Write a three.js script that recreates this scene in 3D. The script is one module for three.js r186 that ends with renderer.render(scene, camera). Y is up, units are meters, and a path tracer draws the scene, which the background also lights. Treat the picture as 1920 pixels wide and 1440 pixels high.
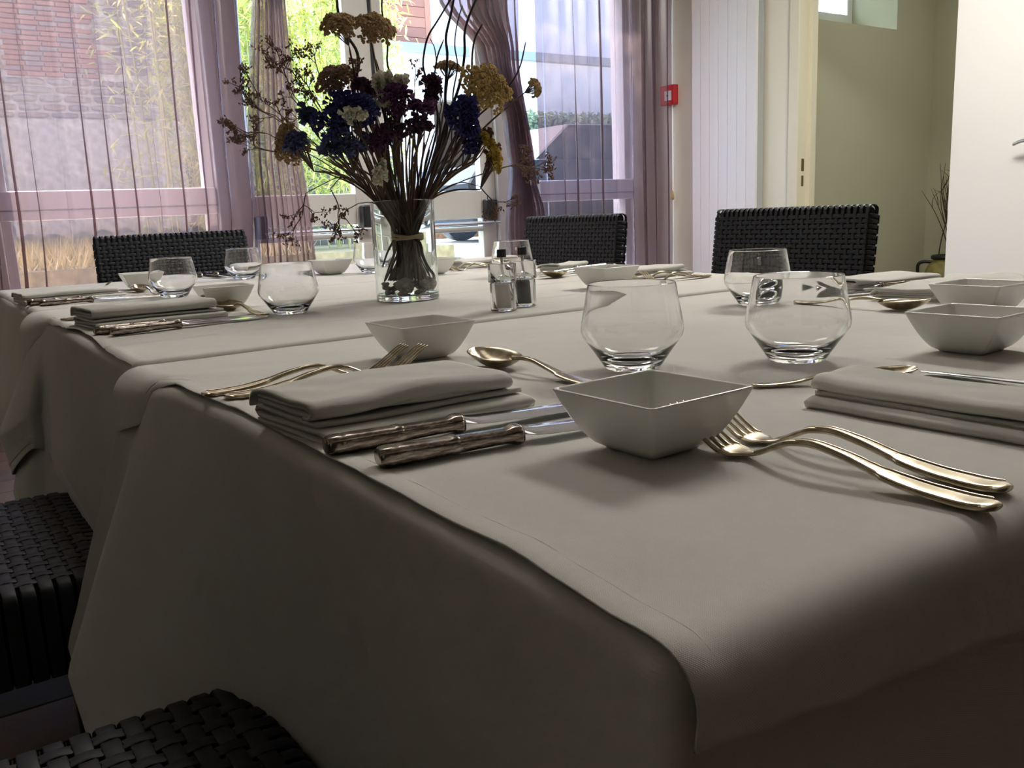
import * as THREE from 'three';
import { Sky } from 'three/addons/objects/Sky.js';
import { ImprovedNoise } from 'three/addons/math/ImprovedNoise.js';
import { RoundedBoxGeometry } from 'three/addons/geometries/RoundedBoxGeometry.js';
import { RectAreaLightUniformsLib } from 'three/addons/lights/RectAreaLightUniformsLib.js';
import { mergeGeometries } from 'three/addons/utils/BufferGeometryUtils.js';

const V3 = (x, y, z) => new THREE.Vector3(x, y, z);
const scene = new THREE.Scene();
const renderer = new THREE.WebGLRenderer({ antialias: true });
renderer.shadowMap.enabled = true;
renderer.toneMapping = THREE.LinearToneMapping;

// ---------------------------------------------------------------- camera
// x runs along the short side of the table, z = -(distance along its long side), y up; the table's near corner is at x = 0, z = 0
const TY = 0.73;                                   // height of the table's cloth
const camera = new THREE.PerspectiveCamera(47.434, 4 / 3, 0.02, 200);
camera.position.set(-0.19237, TY + 0.15, 0.19208);
camera.quaternion.setFromRotationMatrix(new THREE.Matrix4().makeBasis(
  V3(0.822426, -0.043430, 0.567212), V3(0.144592, 0.980295, -0.134593), V3(-0.550190, 0.192707, 0.812499)));
// ---------------------------------------------------------------- daylight
const SUN = V3(0.02, 0.74, -0.62).normalize();    // towards the sun
const sky = new Sky();
sky.scale.setScalar(150);
sky.material.uniforms.turbidity.value = 10;
sky.material.uniforms.rayleigh.value = 0.35;
sky.material.uniforms.mieCoefficient.value = 0.009;
sky.material.uniforms.mieDirectionalG.value = 0.7;
sky.material.uniforms.sunPosition.value.copy(SUN).multiplyScalar(100);
sky.name = 'sky'; sky.userData.kind = 'structure';
scene.add(sky);
scene.backgroundIntensity = scene.environmentIntensity = 0.75;
const sun = new THREE.DirectionalLight(0xfff0dc, 6);
sun.position.set(2, 1, -4).addScaledVector(SUN, 20);
sun.target.position.set(2, 1, -4);
sun.castShadow = true;
Object.assign(sun.shadow.camera, { left: -16, right: 16, top: 16, bottom: -16, near: 1, far: 60 });
sun.shadow.mapSize.set(4096, 4096);
sun.name = 'sun'; sun.target.name = 'sun_target';
scene.add(sun, sun.target);
RectAreaLightUniformsLib.init();
const LAMP = { color: new THREE.Color().setRGB(1, 0.955, 0.885), radiance: 0.36 }; // the ceiling panels over the table
renderer.toneMappingExposure = 7.0;

// ---------------------------------------------------------------- helpers
let seed = 7;
const rnd = () => { seed = (seed * 16807) % 2147483647; return (seed - 1) / 2147483646; };
const rr = (a, b) => a + (b - a) * rnd();
const noise = new ImprovedNoise();
const N = (x, y, z = 0) => noise.noise(x, y, z);
const lerp = THREE.MathUtils.lerp, clamp = THREE.MathUtils.clamp, sstep = THREE.MathUtils.smoothstep;
const taken = {};
function numbered(n) { const k = (taken[n] = (taken[n] ?? -1) + 1); return k ? n + '_' + String(k).padStart(3, '0') : n; }
const W = (u, h, v) => V3(u, TY + h, -v);          // a point at height h above the cloth
function shadows(o) { o.castShadow = o.receiveShadow = true; return o; }
function part(parent, name, geo, m, label) {
  const o = shadows(new THREE.Mesh(geo, m)); o.name = name; parent.add(o);
  if (label) o.userData.label = label;
  return o;
}
function tag(o, label, category, group) {
  o.userData.label = label; o.userData.category = category;
  if (group) o.userData.group = group;
  return o;
}
function thing(name, label, category, pos, turn = 0, group) {
  const o = new THREE.Group(); o.name = numbered(name); scene.add(o);
  if (pos) o.position.copy(pos);
  o.rotation.y = turn;
  return tag(o, label, category, group);
}
function single(name, geo, m, label, category, pos, turn = 0, group) {
  const o = part(scene, numbered(name), geo, m);
  if (pos) o.position.copy(pos);
  o.rotation.y = turn;
  return tag(o, label, category, group);
}
function struct(name, geo, m) {
  const o = geo ? shadows(new THREE.Mesh(geo, m)) : new THREE.Group();
  o.name = numbered(name); o.userData.kind = 'structure'; scene.add(o);
  return o;
}
function copyOf(root, pos, turn, label) {
  const o = root.clone(); o.name = numbered(root.name.replace(/_\d+$/, '')); scene.add(o);
  o.position.copy(pos); o.rotation.y = turn; o.userData = { ...root.userData, label };
  return o;
}
const clean = (g) => { const o = g.index ? g.toNonIndexed() : g; for (const k of Object.keys(o.attributes)) if (!['position', 'normal', 'uv'].includes(k)) o.deleteAttribute(k); return o; };
const merge = (list) => mergeGeometries(list.map(clean));
const at = (g, x, y, z, rx = 0, ry = 0, rz = 0) => g.applyMatrix4(new THREE.Matrix4().compose(V3(x, y, z), new THREE.Quaternion().setFromEuler(new THREE.Euler(rx, ry, rz)), V3(1, 1, 1)));
const bx = (w, h, d, x, y, z) => { const g = new THREE.BoxGeometry(w, h, d); boxUV(g, w, h, d); return at(g, x, y, z); };
function boxUV(g, w, h, d) {                        // uv in metres on a box
  const uv = g.attributes.uv, n = g.attributes.normal;
  for (let i = 0; i < uv.count; i++) {
    const sx = Math.abs(n.getX(i)) > 0.5 ? d : w, sy = Math.abs(n.getY(i)) > 0.5 ? d : h;
    uv.setXY(i, uv.getX(i) * sx, uv.getY(i) * sy);
  }
}
const box2 = (x0, x1, y0, y1, z0, z1) => bx(x1 - x0, y1 - y0, z1 - z0, (x0 + x1) / 2, (y0 + y1) / 2, (z0 + z1) / 2);
const rbox = (w, h, d, r, x = 0, y = 0, z = 0, seg = 2) => at(new RoundedBoxGeometry(w, h, d, seg, r), x, y, z);
function tube(pts, r, seg = 24, rad = 6, r1 = r) {  // a tapering tube through points, with closed ends
  const c = new THREE.CatmullRomCurve3(pts), g = new THREE.TubeGeometry(c, seg, 1, rad, false), p = g.attributes.position;
  for (let i = 0; i <= seg; i++) {
    const o = c.getPointAt(i / seg), rad_ = lerp(r, r1, i / seg) * (i === 0 || i === seg ? 0.55 : 1);
    for (let j = 0; j <= rad; j++) {
      const k = i * (rad + 1) + j;
      p.setXYZ(k, o.x + (p.getX(k) - o.x) * rad_, o.y + (p.getY(k) - o.y) * rad_, o.z + (p.getZ(k) - o.z) * rad_);
    }
  }
  return g;
}
// a surface over a grid: f(s, t) -> [x, y, z, u, v]; with thickness th it becomes a closed sheet
function sheet(f, ns, nt, th = 0, us = null, ts = null) {
  const P = [], UV = [];
  for (let j = 0; j <= nt; j++) for (let i = 0; i <= ns; i++) {
    const q = f(us ? us[i] : i / ns, ts ? ts[j] : j / nt); P.push(V3(q[0], q[1], q[2])); UV.push(q[3], q[4]);
  }
  const id = (i, j) => j * (ns + 1) + i, idx = [];
  for (let j = 0; j < nt; j++) for (let i = 0; i < ns; i++) idx.push(id(i, j), id(i + 1, j), id(i + 1, j + 1), id(i, j), id(i + 1, j + 1), id(i, j + 1));
  const g = new THREE.BufferGeometry();
  g.setAttribute('position', new THREE.Float32BufferAttribute(P.flatMap((p) => [p.x, p.y, p.z]), 3));
  g.setAttribute('uv', new THREE.Float32BufferAttribute(UV, 2)); g.setIndex(idx); g.computeVertexNormals();
  if (!th) return g;
  const n = g.attributes.normal, M = P.length, pos = [], uv = [], ix = [];
  for (const s of [0.5, -0.5]) for (let k = 0; k < M; k++) { pos.push(P[k].x + n.getX(k) * th * s, P[k].y + n.getY(k) * th * s, P[k].z + n.getZ(k) * th * s); uv.push(UV[2 * k], UV[2 * k + 1]); }
  for (const k of idx) ix.push(k); for (let k = 0; k < idx.length; k += 3) ix.push(idx[k] + M, idx[k + 2] + M, idx[k + 1] + M);
  const rim = (a, b) => ix.push(a, a + M, b, b, a + M, b + M);
  for (let i = 0; i < ns; i++) { rim(id(i, 0), id(i + 1, 0)); rim(id(i + 1, nt), id(i, nt)); }
  for (let j = 0; j < nt; j++) { rim(id(0, j + 1), id(0, j)); rim(id(ns, j), id(ns, j + 1)); }
  const h = new THREE.BufferGeometry();
  h.setAttribute('position', new THREE.Float32BufferAttribute(pos, 3)); h.setAttribute('uv', new THREE.Float32BufferAttribute(uv, 2)); h.setIndex(ix); h.computeVertexNormals();
  return h;
}
// a closed loft through rings of points (each the same length)
function loft(rings) {
  const m = rings[0].length, pos = [], idx = [], uv = [], run = [0], cen = rings.map((r) => r.reduce((q, p) => q.add(p), V3(0, 0, 0)).divideScalar(m));
  for (let i = 1; i < rings.length; i++) run.push(run[i - 1] + Math.max(cen[i].distanceTo(cen[i - 1]), rings[i][0].distanceTo(rings[i - 1][0])));
  const mid = rings[rings.length >> 1]; let per = 0; mid.forEach((p, j) => { per += p.distanceTo(mid[(j + 1) % m]); });
  rings.forEach((r, i) => r.forEach((p, j) => { pos.push(p.x, p.y, p.z); uv.push(j / m * per, run[i]); }));
  for (let i = 0; i < rings.length - 1; i++) for (let j = 0; j < m; j++) {
    const a = i * m + j, b = i * m + (j + 1) % m; idx.push(a, b, b + m, a, b + m, a + m);
  }
  for (const [i, flip] of [[0, true], [rings.length - 1, false]]) {
    const c = pos.length / 3, o = rings[i].reduce((s, p) => s.add(p), V3(0, 0, 0)).divideScalar(m);
    pos.push(o.x, o.y, o.z); uv.push(0, 0);
    for (let j = 0; j < m; j++) { const a = i * m + j, b = i * m + (j + 1) % m; flip ? idx.push(c, b, a) : idx.push(c, a, b); }
  }
  const g = new THREE.BufferGeometry();
  g.setAttribute('position', new THREE.Float32BufferAttribute(pos, 3)); g.setAttribute('uv', new THREE.Float32BufferAttribute(uv, 2));
  let vol = 0;                                      // keep the faces outward
  for (let k = 0; k < idx.length; k += 3) { const [a, b, c] = [idx[k], idx[k + 1], idx[k + 2]].map((i) => V3(pos[3 * i], pos[3 * i + 1], pos[3 * i + 2])); vol += a.dot(b.cross(c)); }
  if (vol < 0) for (let k = 0; k < idx.length; k += 3) [idx[k + 1], idx[k + 2]] = [idx[k + 2], idx[k + 1]];
  g.setIndex(idx); g.computeVertexNormals(); return g;
}
// piecewise-linear lookup: [[x, y], ...]
const pl = (t, x) => { if (x <= t[0][0]) return t[0][1]; for (let i = 1; i < t.length; i++) if (x <= t[i][0]) { const k = (x - t[i - 1][0]) / (t[i][0] - t[i - 1][0]); return lerp(t[i - 1][1], t[i][1], k); } return t[t.length - 1][1]; };
const ps = (t, x) => { if (x <= t[0][0]) return t[0][1]; for (let i = 1; i < t.length; i++) if (x <= t[i][0]) { const k = (x - t[i - 1][0]) / (t[i][0] - t[i - 1][0]); return lerp(t[i - 1][1], t[i][1], k * k * (3 - 2 * k)); } return t[t.length - 1][1]; };

// a smooth curve through [[x, y], ...] without overshoot
const cs = (t) => { const n = t.length, d = [], m = []; for (let i = 0; i < n - 1; i++) d.push((t[i + 1][1] - t[i][1]) / (t[i + 1][0] - t[i][0]));
  for (let i = 0; i < n; i++) m.push(i === 0 ? d[0] : i === n - 1 ? d[n - 2] : d[i - 1] * d[i] <= 0 ? 0 : 2 * d[i - 1] * d[i] / (d[i - 1] + d[i]));
  return (x) => { let i = 0; while (i < n - 2 && x > t[i + 1][0]) i++; const h = t[i + 1][0] - t[i][0], k = clamp((x - t[i][0]) / h, 0, 1), k2 = k * k, k3 = k2 * k; return (2 * k3 - 3 * k2 + 1) * t[i][1] + (k3 - 2 * k2 + k) * h * m[i] + (3 * k2 - 2 * k3) * t[i + 1][1] + (k3 - k2) * h * m[i + 1]; }; };

// ---------------------------------------------------------------- textures and materials
function tex(size, f, srgb, rx = 1, ry = rx) {
  const d = new Uint8Array(size * size * 4);
  for (let y = 0; y < size; y++) for (let x = 0; x < size; x++) { const c = f(x / size, y / size), k = (y * size + x) * 4; d[k] = clamp(c[0], 0, 1) * 255; d[k + 1] = clamp(c[1], 0, 1) * 255; d[k + 2] = clamp(c[2], 0, 1) * 255; d[k + 3] = 255; }
  const t = new THREE.DataTexture(d, size, size); t.wrapS = t.wrapT = THREE.RepeatWrapping; t.magFilter = THREE.LinearFilter; t.minFilter = THREE.LinearMipmapLinearFilter; t.generateMipmaps = true;
  if (srgb) t.colorSpace = THREE.SRGBColorSpace;
  t.repeat.set(rx, ry); t.needsUpdate = true; return t;
}
const fbm = (x, y, p) => { let s = 0, a = 0.5; for (let o = 0, q = p; o < 4; o++, a *= 0.5, q *= 2) s += a * tileN(x, y, q); return s; };
const tileN = (x, y, p) => {                       // noise that repeats every unit
  const a = N(x * p, y * p, 3.3), b = N((x - 1) * p, y * p, 3.3), c = N(x * p, (y - 1) * p, 3.3), d = N((x - 1) * p, (y - 1) * p, 3.3);
  return lerp(lerp(a, b, x), lerp(c, d, x), y);
};
const grey = (v) => [v, v, v];
const weaveBump = tex(256, (x, y) => grey(0.5 + 0.22 * Math.sin(x * 2 * Math.PI * 64) * (Math.sin(y * 2 * Math.PI * 64) > 0 ? 1 : -1) + 0.4 * fbm(x, y, 6)), false, 14);
const linenTone = tex(256, (x, y) => { const v = 0.93 + 0.05 * fbm(x, y, 4) + 0.03 * fbm(x, y, 30); return [v, v * 0.995, v * 0.985]; }, true, 3);
const wearRough = tex(256, (x, y) => grey(0.55 + 0.5 * fbm(x, y, 6)), false, 8);
const wearTone = tex(256, (x, y) => { const k = sstep(fbm(x, y, 7), -0.15, 0.35); return [lerp(0.78, 1, k), lerp(0.75, 1, k), lerp(0.70, 1, k)]; }, true, 16);
const tarnish = tex(256, (x, y) => { const k = sstep(fbm(x, y, 5) + 0.25 * fbm(x, y, 20), -0.35, 0.4); return [lerp(0.42, 1, k), lerp(0.38, 0.98, k), lerp(0.35, 0.96, k)]; }, true, 18);
const plaster = tex(256, (x, y) => grey(0.5 + 0.5 * fbm(x, y, 12)), false, 1.2);
const woodTone = tex(256, (x, y) => { const g = fbm(x * 0.999, y, 3) * 0.4 + 0.5 * N(x * 3, y * 60, 1) * 0.5; const v = 0.8 + 0.35 * g; return [v, v * 0.96, v * 0.9]; }, true, 0.7, 2);
const stoneTone = tex(256, (x, y) => { const v = 0.82 + 0.4 * fbm(x, y, 8); return [v, v, v * 0.97]; }, true, 2);

const std = (c, rough, o = {}) => new THREE.MeshStandardMaterial({ color: new THREE.Color().setRGB(...c), roughness: rough, ...o });
const phy = (c, rough, o = {}) => new THREE.MeshPhysicalMaterial({ color: new THREE.Color().setRGB(...c), roughness: rough, ...o });
const M = {
  cloth: phy([0.80, 0.785, 0.75], 0.95, { map: linenTone, bumpMap: weaveBump, bumpScale: 0.0004, sheen: 0.25, sheenRoughness: 0.6, side: THREE.DoubleSide }),
  napkin: phy([0.83, 0.82, 0.78], 0.95, { map: linenTone, bumpMap: weaveBump, bumpScale: 0.0004, sheen: 0.25, sheenRoughness: 0.6 }),
  porcelain: phy([0.80, 0.795, 0.75], 0.28, { clearcoat: 0.35, clearcoatRoughness: 0.15 }),
  gilt: std([0.82, 0.755, 0.61], 0.40, { metalness: 1, map: wearTone, roughnessMap: wearRough }),
  handle: std([0.74, 0.70, 0.65], 0.38, { metalness: 1, map: tarnish, roughnessMap: wearRough }),
  steel: std([0.74, 0.76, 0.80], 0.10, { metalness: 1 }),
  glass: phy([1, 1, 1], 0.0, { transmission: 1, thickness: 0.01, ior: 1.5 }),
  vaseGlass: phy([0.96, 1, 0.985], 0.0, { transmission: 1, thickness: 0.01, ior: 1.5 }),
  acrylic: phy([1, 1, 1], 0.02, { transmission: 1, thickness: 0.01, ior: 1.49 }),
  pane: phy([0.97, 0.99, 0.98], 0.0, { transmission: 1, thickness: 0, ior: 1.5, specularIntensity: 0.12 }),
  salt: std([0.72, 0.68, 0.64], 0.9), pepper: std([0.02, 0.019, 0.018], 0.9), blackPlastic: std([0.012, 0.011, 0.01], 0.35),
  pin: std([0.6, 0.6, 0.6], 0.25, { metalness: 1 }),
  strand: std([0.014, 0.016, 0.023], 0.5), wickerCore: std([0.006, 0.006, 0.008], 0.8),
  legs: std([0.012, 0.012, 0.014], 0.45),
  sheer: phy([0.42, 0.315, 0.33], 0.27, { transmission: 0.87, thickness: 0, side: THREE.DoubleSide }),
  hem: phy([0.30, 0.21, 0.23], 0.8, { transmission: 0.4, thickness: 0, side: THREE.DoubleSide }),
  frameWhite: std([0.72, 0.71, 0.66], 0.35), frameGrey: std([0.10, 0.10, 0.11], 0.5), gasket: std([0.02, 0.022, 0.025], 0.6),
  blackBox: std([0.015, 0.016, 0.018], 0.4), alu: std([0.72, 0.72, 0.73], 0.3, { metalness: 1 }),
  cream: std([0.86, 0.825, 0.68], 0.85, { bumpMap: plaster, bumpScale: 0.001 }),
  white: std([0.84, 0.84, 0.80], 0.85, { bumpMap: plaster, bumpScale: 0.001 }),
  panelling: std([0.10, 0.09, 0.075], 0.8),
  olive: std([0.50, 0.49, 0.35], 0.9, { bumpMap: plaster, bumpScale: 0.001 }),
  ceiling: std([0.75, 0.74, 0.70], 0.95), jamb: std([0.80, 0.76, 0.58], 0.45),
  radiator: std([0.90, 0.895, 0.88], 0.3), radiatorSide: std([0.45, 0.48, 0.48], 0.4),
  red: std([0.62, 0.03, 0.04], 0.4), paper: std([0.8, 0.8, 0.8], 0.6), brass: std([0.35, 0.25, 0.12], 0.4, { metalness: 1 }),
};
const woods = [[0.15, 0.095, 0.055], [0.175, 0.11, 0.062], [0.135, 0.085, 0.052]].map((c) => std(c, 0.75, { map: woodTone }));
const woodDark = std([0.04, 0.04, 0.03], 0.85, { map: woodTone });
// ---------------------------------------------------------------- the room
const ZB = (v0, v1) => [-v1, -v0];                 // distances along the table -> z range
const vb = (u0, u1, y0, y1, v0, v1) => box2(u0, u1, y0, y1, -v1, -v0);
const CEIL = 2.75, WL = -2.9, WR = 4.13, WF = 4.3, WBk = -3.2;
{ // floor of boards running across the room
  const floor = struct('floor', vb(WL - 0.2, 6.5, -0.12, -0.022, WBk - 0.2, 4.5), std([0.06, 0.045, 0.03], 0.8));
  const pw = 0.165, L = 1.9, geos = [0, 1].map((k) => rbox(L - 0.003, 0.022, pw - 0.003, 0.003, 0, 0, 0, 1));
  let row = 0;
  for (let v = WBk + pw / 2; v < 4.3; v += pw, row++) for (let k = 0, x = WL + (row % 3) * 0.62 - L / 2; x < 6.3 + L / 2; x += L, k++) {
    if (x - L / 2 > WR + 0.1 && v < 1) continue;
    const x0 = Math.max(x - L / 2, WL), x1 = Math.min(x + L / 2, 6.24);
    if (x1 - x0 < 0.1) continue;
    const dark = Math.abs(v - 1.67) < pw / 2;
    const p = part(floor, 'floor_board', geos[(row + k) % 2], dark ? woodDark : woods[(row * 7 + k * 5) % 3]);
    p.position.set((x0 + x1) / 2, -0.011, -v); p.scale.x = (x1 - x0) / L;
  }
}
struct('ceiling', vb(WL - 0.2, 6.5, CEIL, CEIL + 0.2, WBk - 0.2, 4.5), M.ceiling);
// wall with the windows: piers, the low wall under the glass and the head above it
struct('wall_windows', merge([
  vb(WL - 0.2, 0.06, 0, CEIL, WF, WF + 0.2), vb(3.90, WR + 0.2, 0, CEIL, WF, WF + 0.2),
  vb(0.06, 3.90, 2.38, CEIL, WF, WF + 0.2), vb(0.06, 1.20, 0, 0.16, WF, WF + 0.2), vb(2.88, 3.90, 0, 0.16, WF, WF + 0.2),
]), M.white);
struct('wall_side', merge([vb(WL - 0.2, WL, 0, CEIL, WBk, WF)]), M.cream);
struct('wall_back', merge([vb(WL - 0.2, WR + 0.2, 0, CEIL, WBk - 0.2, WBk)]), M.panelling);
// right wall: pale part beside the passage, cream part with the radiator, head over the passage
struct('wall_white', vb(WR, WR + 0.12, 0, CEIL, WBk, 2.24), M.white);
struct('wall_cream', merge([vb(WR, WR + 0.12, 0, CEIL, 3.20, WF), vb(WR, WR + 0.12, 2.17, CEIL, 2.24, 3.20)]), M.cream);
// the passage behind the opening, with a high window in a deep wall
struct('wall_passage', merge([
  vb(WR + 0.12, 6.24, 0, TY + 1.29, 3.6, 3.96 + 0.1), vb(5.77, 6.24, TY + 1.29, CEIL, 3.6, 4.06), vb(WR + 0.12, 4.75, TY + 1.29, CEIL, 3.6, 4.06), vb(4.75, 5.77, TY + 1.95, CEIL, 3.6, 4.06),
  vb(6.24, 6.44, 0, CEIL, 0.6, 4.06), vb(WR + 0.12, 6.24, 0, CEIL, 0.6, 0.8),
]), M.olive);
{
  const w = struct('window_4'); // high window of the passage
  part(w, 'window_frame', merge([vb(4.75, 5.77, TY + 1.29, TY + 1.45, 3.96, 4.03), vb(4.75, 5.77, TY + 1.89, TY + 1.95, 3.96, 4.03), vb(4.75, 4.81, TY + 1.45, TY + 1.89, 3.96, 4.03), vb(5.71, 5.77, TY + 1.45, TY + 1.89, 3.96, 4.03)]), M.frameWhite);
  part(w, 'window_pane', vb(4.81, 5.71, TY + 1.45, TY + 1.89, 3.99, 3.993), M.pane);
}
{ // frame of the passage, its door taken off: jambs with the lock plates left in
  const d = struct('door_2');
  part(d, 'door_jamb', merge([rbox(0.17, 2.17, 0.07, 0.006, 4.185, 1.085, -3.165), rbox(0.03, 2.17, 0.035, 0.004, 4.20, 1.085, -3.125)]), M.jamb);
  part(d, 'door_head', rbox(0.15, 0.05, 0.96, 0.006, 4.19, 2.15, -2.71), M.jamb);
  part(d, 'lock_plate', rbox(0.022, 0.07, 0.003, 0.001, 4.15, TY + 0.345, -3.129), M.brass);
  part(d, 'lock_plate', rbox(0.018, 0.06, 0.003, 0.001, 4.15, TY + 0.255, -3.129), M.brass);
  part(d, 'strike_pin', at(new THREE.CylinderGeometry(0.006, 0.006, 0.004, 12), 4.225, TY + 0.31, -3.129, Math.PI / 2), M.brass);
}
// ---- windows and the double door
function framed(parent, u0, u1, y0, y1, bar, pane = true, d0 = WF + 0.02, d1 = WF + 0.085) {
  for (const b of [[u0, u1, y0, y0 + bar], [u0, u1, y1 - bar, y1], [u0, u0 + bar, y0 + bar, y1 - bar], [u1 - bar, u1, y0 + bar, y1 - bar]])
    part(parent, 'frame_bar', rbox(b[1] - b[0], b[3] - b[2], d1 - d0, 0.006, (b[0] + b[1]) / 2, (b[2] + b[3]) / 2, -(d0 + d1) / 2), M.frameWhite);
  if (pane) part(parent, 'pane', vb(u0 + bar, u1 - bar, y0 + bar, y1 - bar, WF + 0.05, WF + 0.054), M.pane);
}
const RAIL0 = TY + 0.205, RAIL1 = TY + 0.335;
function glazedBay(n, u0, u1, bar) {
  const w = struct(n);
  framed(w, u0, u1, RAIL1 - 0.05, 2.38, bar); framed(w, u0, u1, 0.16, RAIL0 + 0.05, bar);
  part(w, 'transom', rbox(u1 - u0, RAIL1 - RAIL0, 0.10, 0.008, (u0 + u1) / 2, (RAIL0 + RAIL1) / 2, -WF - 0.04), M.frameWhite);
  part(w, 'transom_groove', rbox(u1 - u0, 0.006, 0.006, 0.002, (u0 + u1) / 2, RAIL0 + 0.045, -WF + 0.012), M.frameGrey);
  return w;
}
glazedBay('window_1', 0.175, 1.125, 0.045);
glazedBay('window_3', 2.90, 3.90, 0.05);
struct('trim_1', rbox(0.115, 2.22, 0.13, 0.008, 0.117, 1.27, -WF - 0.05), M.frameWhite);
{ const t = struct('trim_2', merge([rbox(0.055, 2.38, 0.14, 0.008, 1.155, 1.19, -WF - 0.05), rbox(0.125, 2.38, 0.12, 0.008, 1.25, 1.19, -WF - 0.055)]), M.frameWhite); }
struct('trim_3', merge([rbox(0.10, 2.38, 0.13, 0.008, 2.852, 1.19, -WF - 0.05)]), M.frameWhite);
{
  const d = struct('door_1');
  const leaf = (u0, u1, s0, s1) => {                // a glazed leaf: stiles s0 and s1 wide, high pane, lock rail, low pane
    const mid = (u0 + u1) / 2, z = -WF - 0.045;
    part(d, 'stile', rbox(s0, 2.34, 0.06, 0.006, u0 + s0 / 2, 1.19, z), M.frameWhite); part(d, 'stile', rbox(s1, 2.34, 0.06, 0.006, u1 - s1 / 2, 1.19, z), M.frameWhite);
    const w = u1 - u0 - s0 - s1, c = (u0 + s0 + u1 - s1) / 2;
    part(d, 'lock_rail', rbox(w, 0.165, 0.056, 0.005, c, TY + 0.205, z), M.frameWhite);
    part(d, 'head_rail', rbox(w, 0.08, 0.056, 0.005, c, 2.32, z), M.frameWhite); part(d, 'kick_rail', rbox(w, 0.16, 0.056, 0.005, c, 0.10, z), M.frameWhite);
    part(d, 'low_rail', rbox(w, 0.03, 0.07, 0.005, c, TY + 0.062, z), M.frameWhite);
    part(d, 'pane', vb(c - w / 2, c + w / 2, TY + 0.288, 2.28, WF + 0.043, WF + 0.047), M.pane); part(d, 'pane', vb(c - w / 2, c + w / 2, 0.18, TY + 0.122, WF + 0.043, WF + 0.047), M.pane);
    const bar = part(d, 'push_bar', tube([V3(u0 + 0.02, TY + 0.095, -WF + 0.05), V3(mid, TY + 0.095, -WF + 0.05), V3(u1 - 0.02, TY + 0.095, -WF + 0.05)], 0.011, 4, 10), M.alu);
  };
  leaf(1.315, 2.034, 0.012, 0.15); leaf(2.056, 2.80, 0.055, 0.10);
  part(d, 'gasket', rbox(0.02, 2.34, 0.05, 0.004, 2.045, 1.19, -WF - 0.05), M.gasket);
  for (const [u, w, y, h] of [[1.93, 0.075, TY + 0.16, 0.125], [2.735, 0.075, TY + 0.17, 0.125], [1.33, 0.06, TY + 0.125, 0.12]]) part(d, 'latch_box', rbox(w, h, 0.06, 0.01, u, y, -WF + 0.02), M.blackBox, 'black latch box of a push bar');
  part(d, 'threshold', vb(1.3, 2.82, 0, 0.02, WF, WF + 0.12), M.alu);
}
{ // tall panel radiator
  const r = thing('radiator', 'tall white panel radiator of flat upright panels on the cream wall', 'radiator', V3(4.06, 0.12, -3.645));
  for (let i = 0; i < 7; i++) part(r, 'panel', rbox(0.022, 2.2, 0.0705, 0.003, 0, 1.1, 0.219 - i * 0.073), M.radiator);
  part(r, 'side_cover', rbox(0.045, 2.2, 0.004, 0.001, 0.03, 1.1, 0.2565), M.radiatorSide); part(r, 'side_cover', rbox(0.045, 2.2, 0.004, 0.001, 0.03, 1.1, -0.2565), M.radiatorSide);
  for (const y of [0.15, 1.1, 2.05]) part(r, 'bracket', rbox(0.055, 0.05, 0.45, 0.004, 0.037, y, 0), M.radiatorSide);
}
{ // fire call point, its face towards the room
  const b = thing('call_point', 'red break-glass fire call point on the wall seen through the sheer curtain', 'fire alarm', V3(WR, TY + 0.86, -4.16));
  part(b, 'housing', rbox(0.045, 0.125, 0.125, 0.006, -0.0225, 0, 0), M.red);
  part(b, 'glass_plate', rbox(0.006, 0.06, 0.06, 0.002, -0.047, -0.005, 0.012), M.paper);
  part(b, 'press_dot', at(new THREE.CylinderGeometry(0.008, 0.008, 0.004, 14), -0.0515, -0.005, 0.012, 0, 0, Math.PI / 2), M.blackPlastic);
}
{
  const c = thing('pull_cord', 'thin curtain cord with a small wooden pull against the wall by the radiator', 'cord', V3(4.10, TY + 0.2, -4.13));
  part(c, 'cord', tube([V3(0, 0.04, 0), V3(0.003, 0.7, 0), V3(0, 1.7, 0)], 0.0016, 8, 5), M.paper);
  part(c, 'pull', at(new THREE.LatheGeometry([[0, -0.028], [0.011, -0.024], [0.013, 0], [0.008, 0.028], [0.003, 0.036], [0, 0.038]].map((p) => new THREE.Vector2(...p)), 12), 0, 0.01, 0), std([0.5, 0.38, 0.2], 0.5));
}
{
  const h = thing('lever_handle', 'curved silver lever handle on the pale wall beside the passage', 'handle', V3(WR, TY + 0.37, -1.80));
  part(h, 'rosette', at(new THREE.CylinderGeometry(0.025, 0.027, 0.008, 24), -0.004, 0, 0, 0, 0, Math.PI / 2), M.alu);
  part(h, 'lever', tube([V3(-0.004, 0, 0), V3(-0.05, 0, 0), V3(-0.06, 0.0, -0.03), V3(-0.058, -0.003, -0.08), V3(-0.05, -0.016, -0.12)], 0.010, 24, 10, 0.008), M.alu);
}
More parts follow.
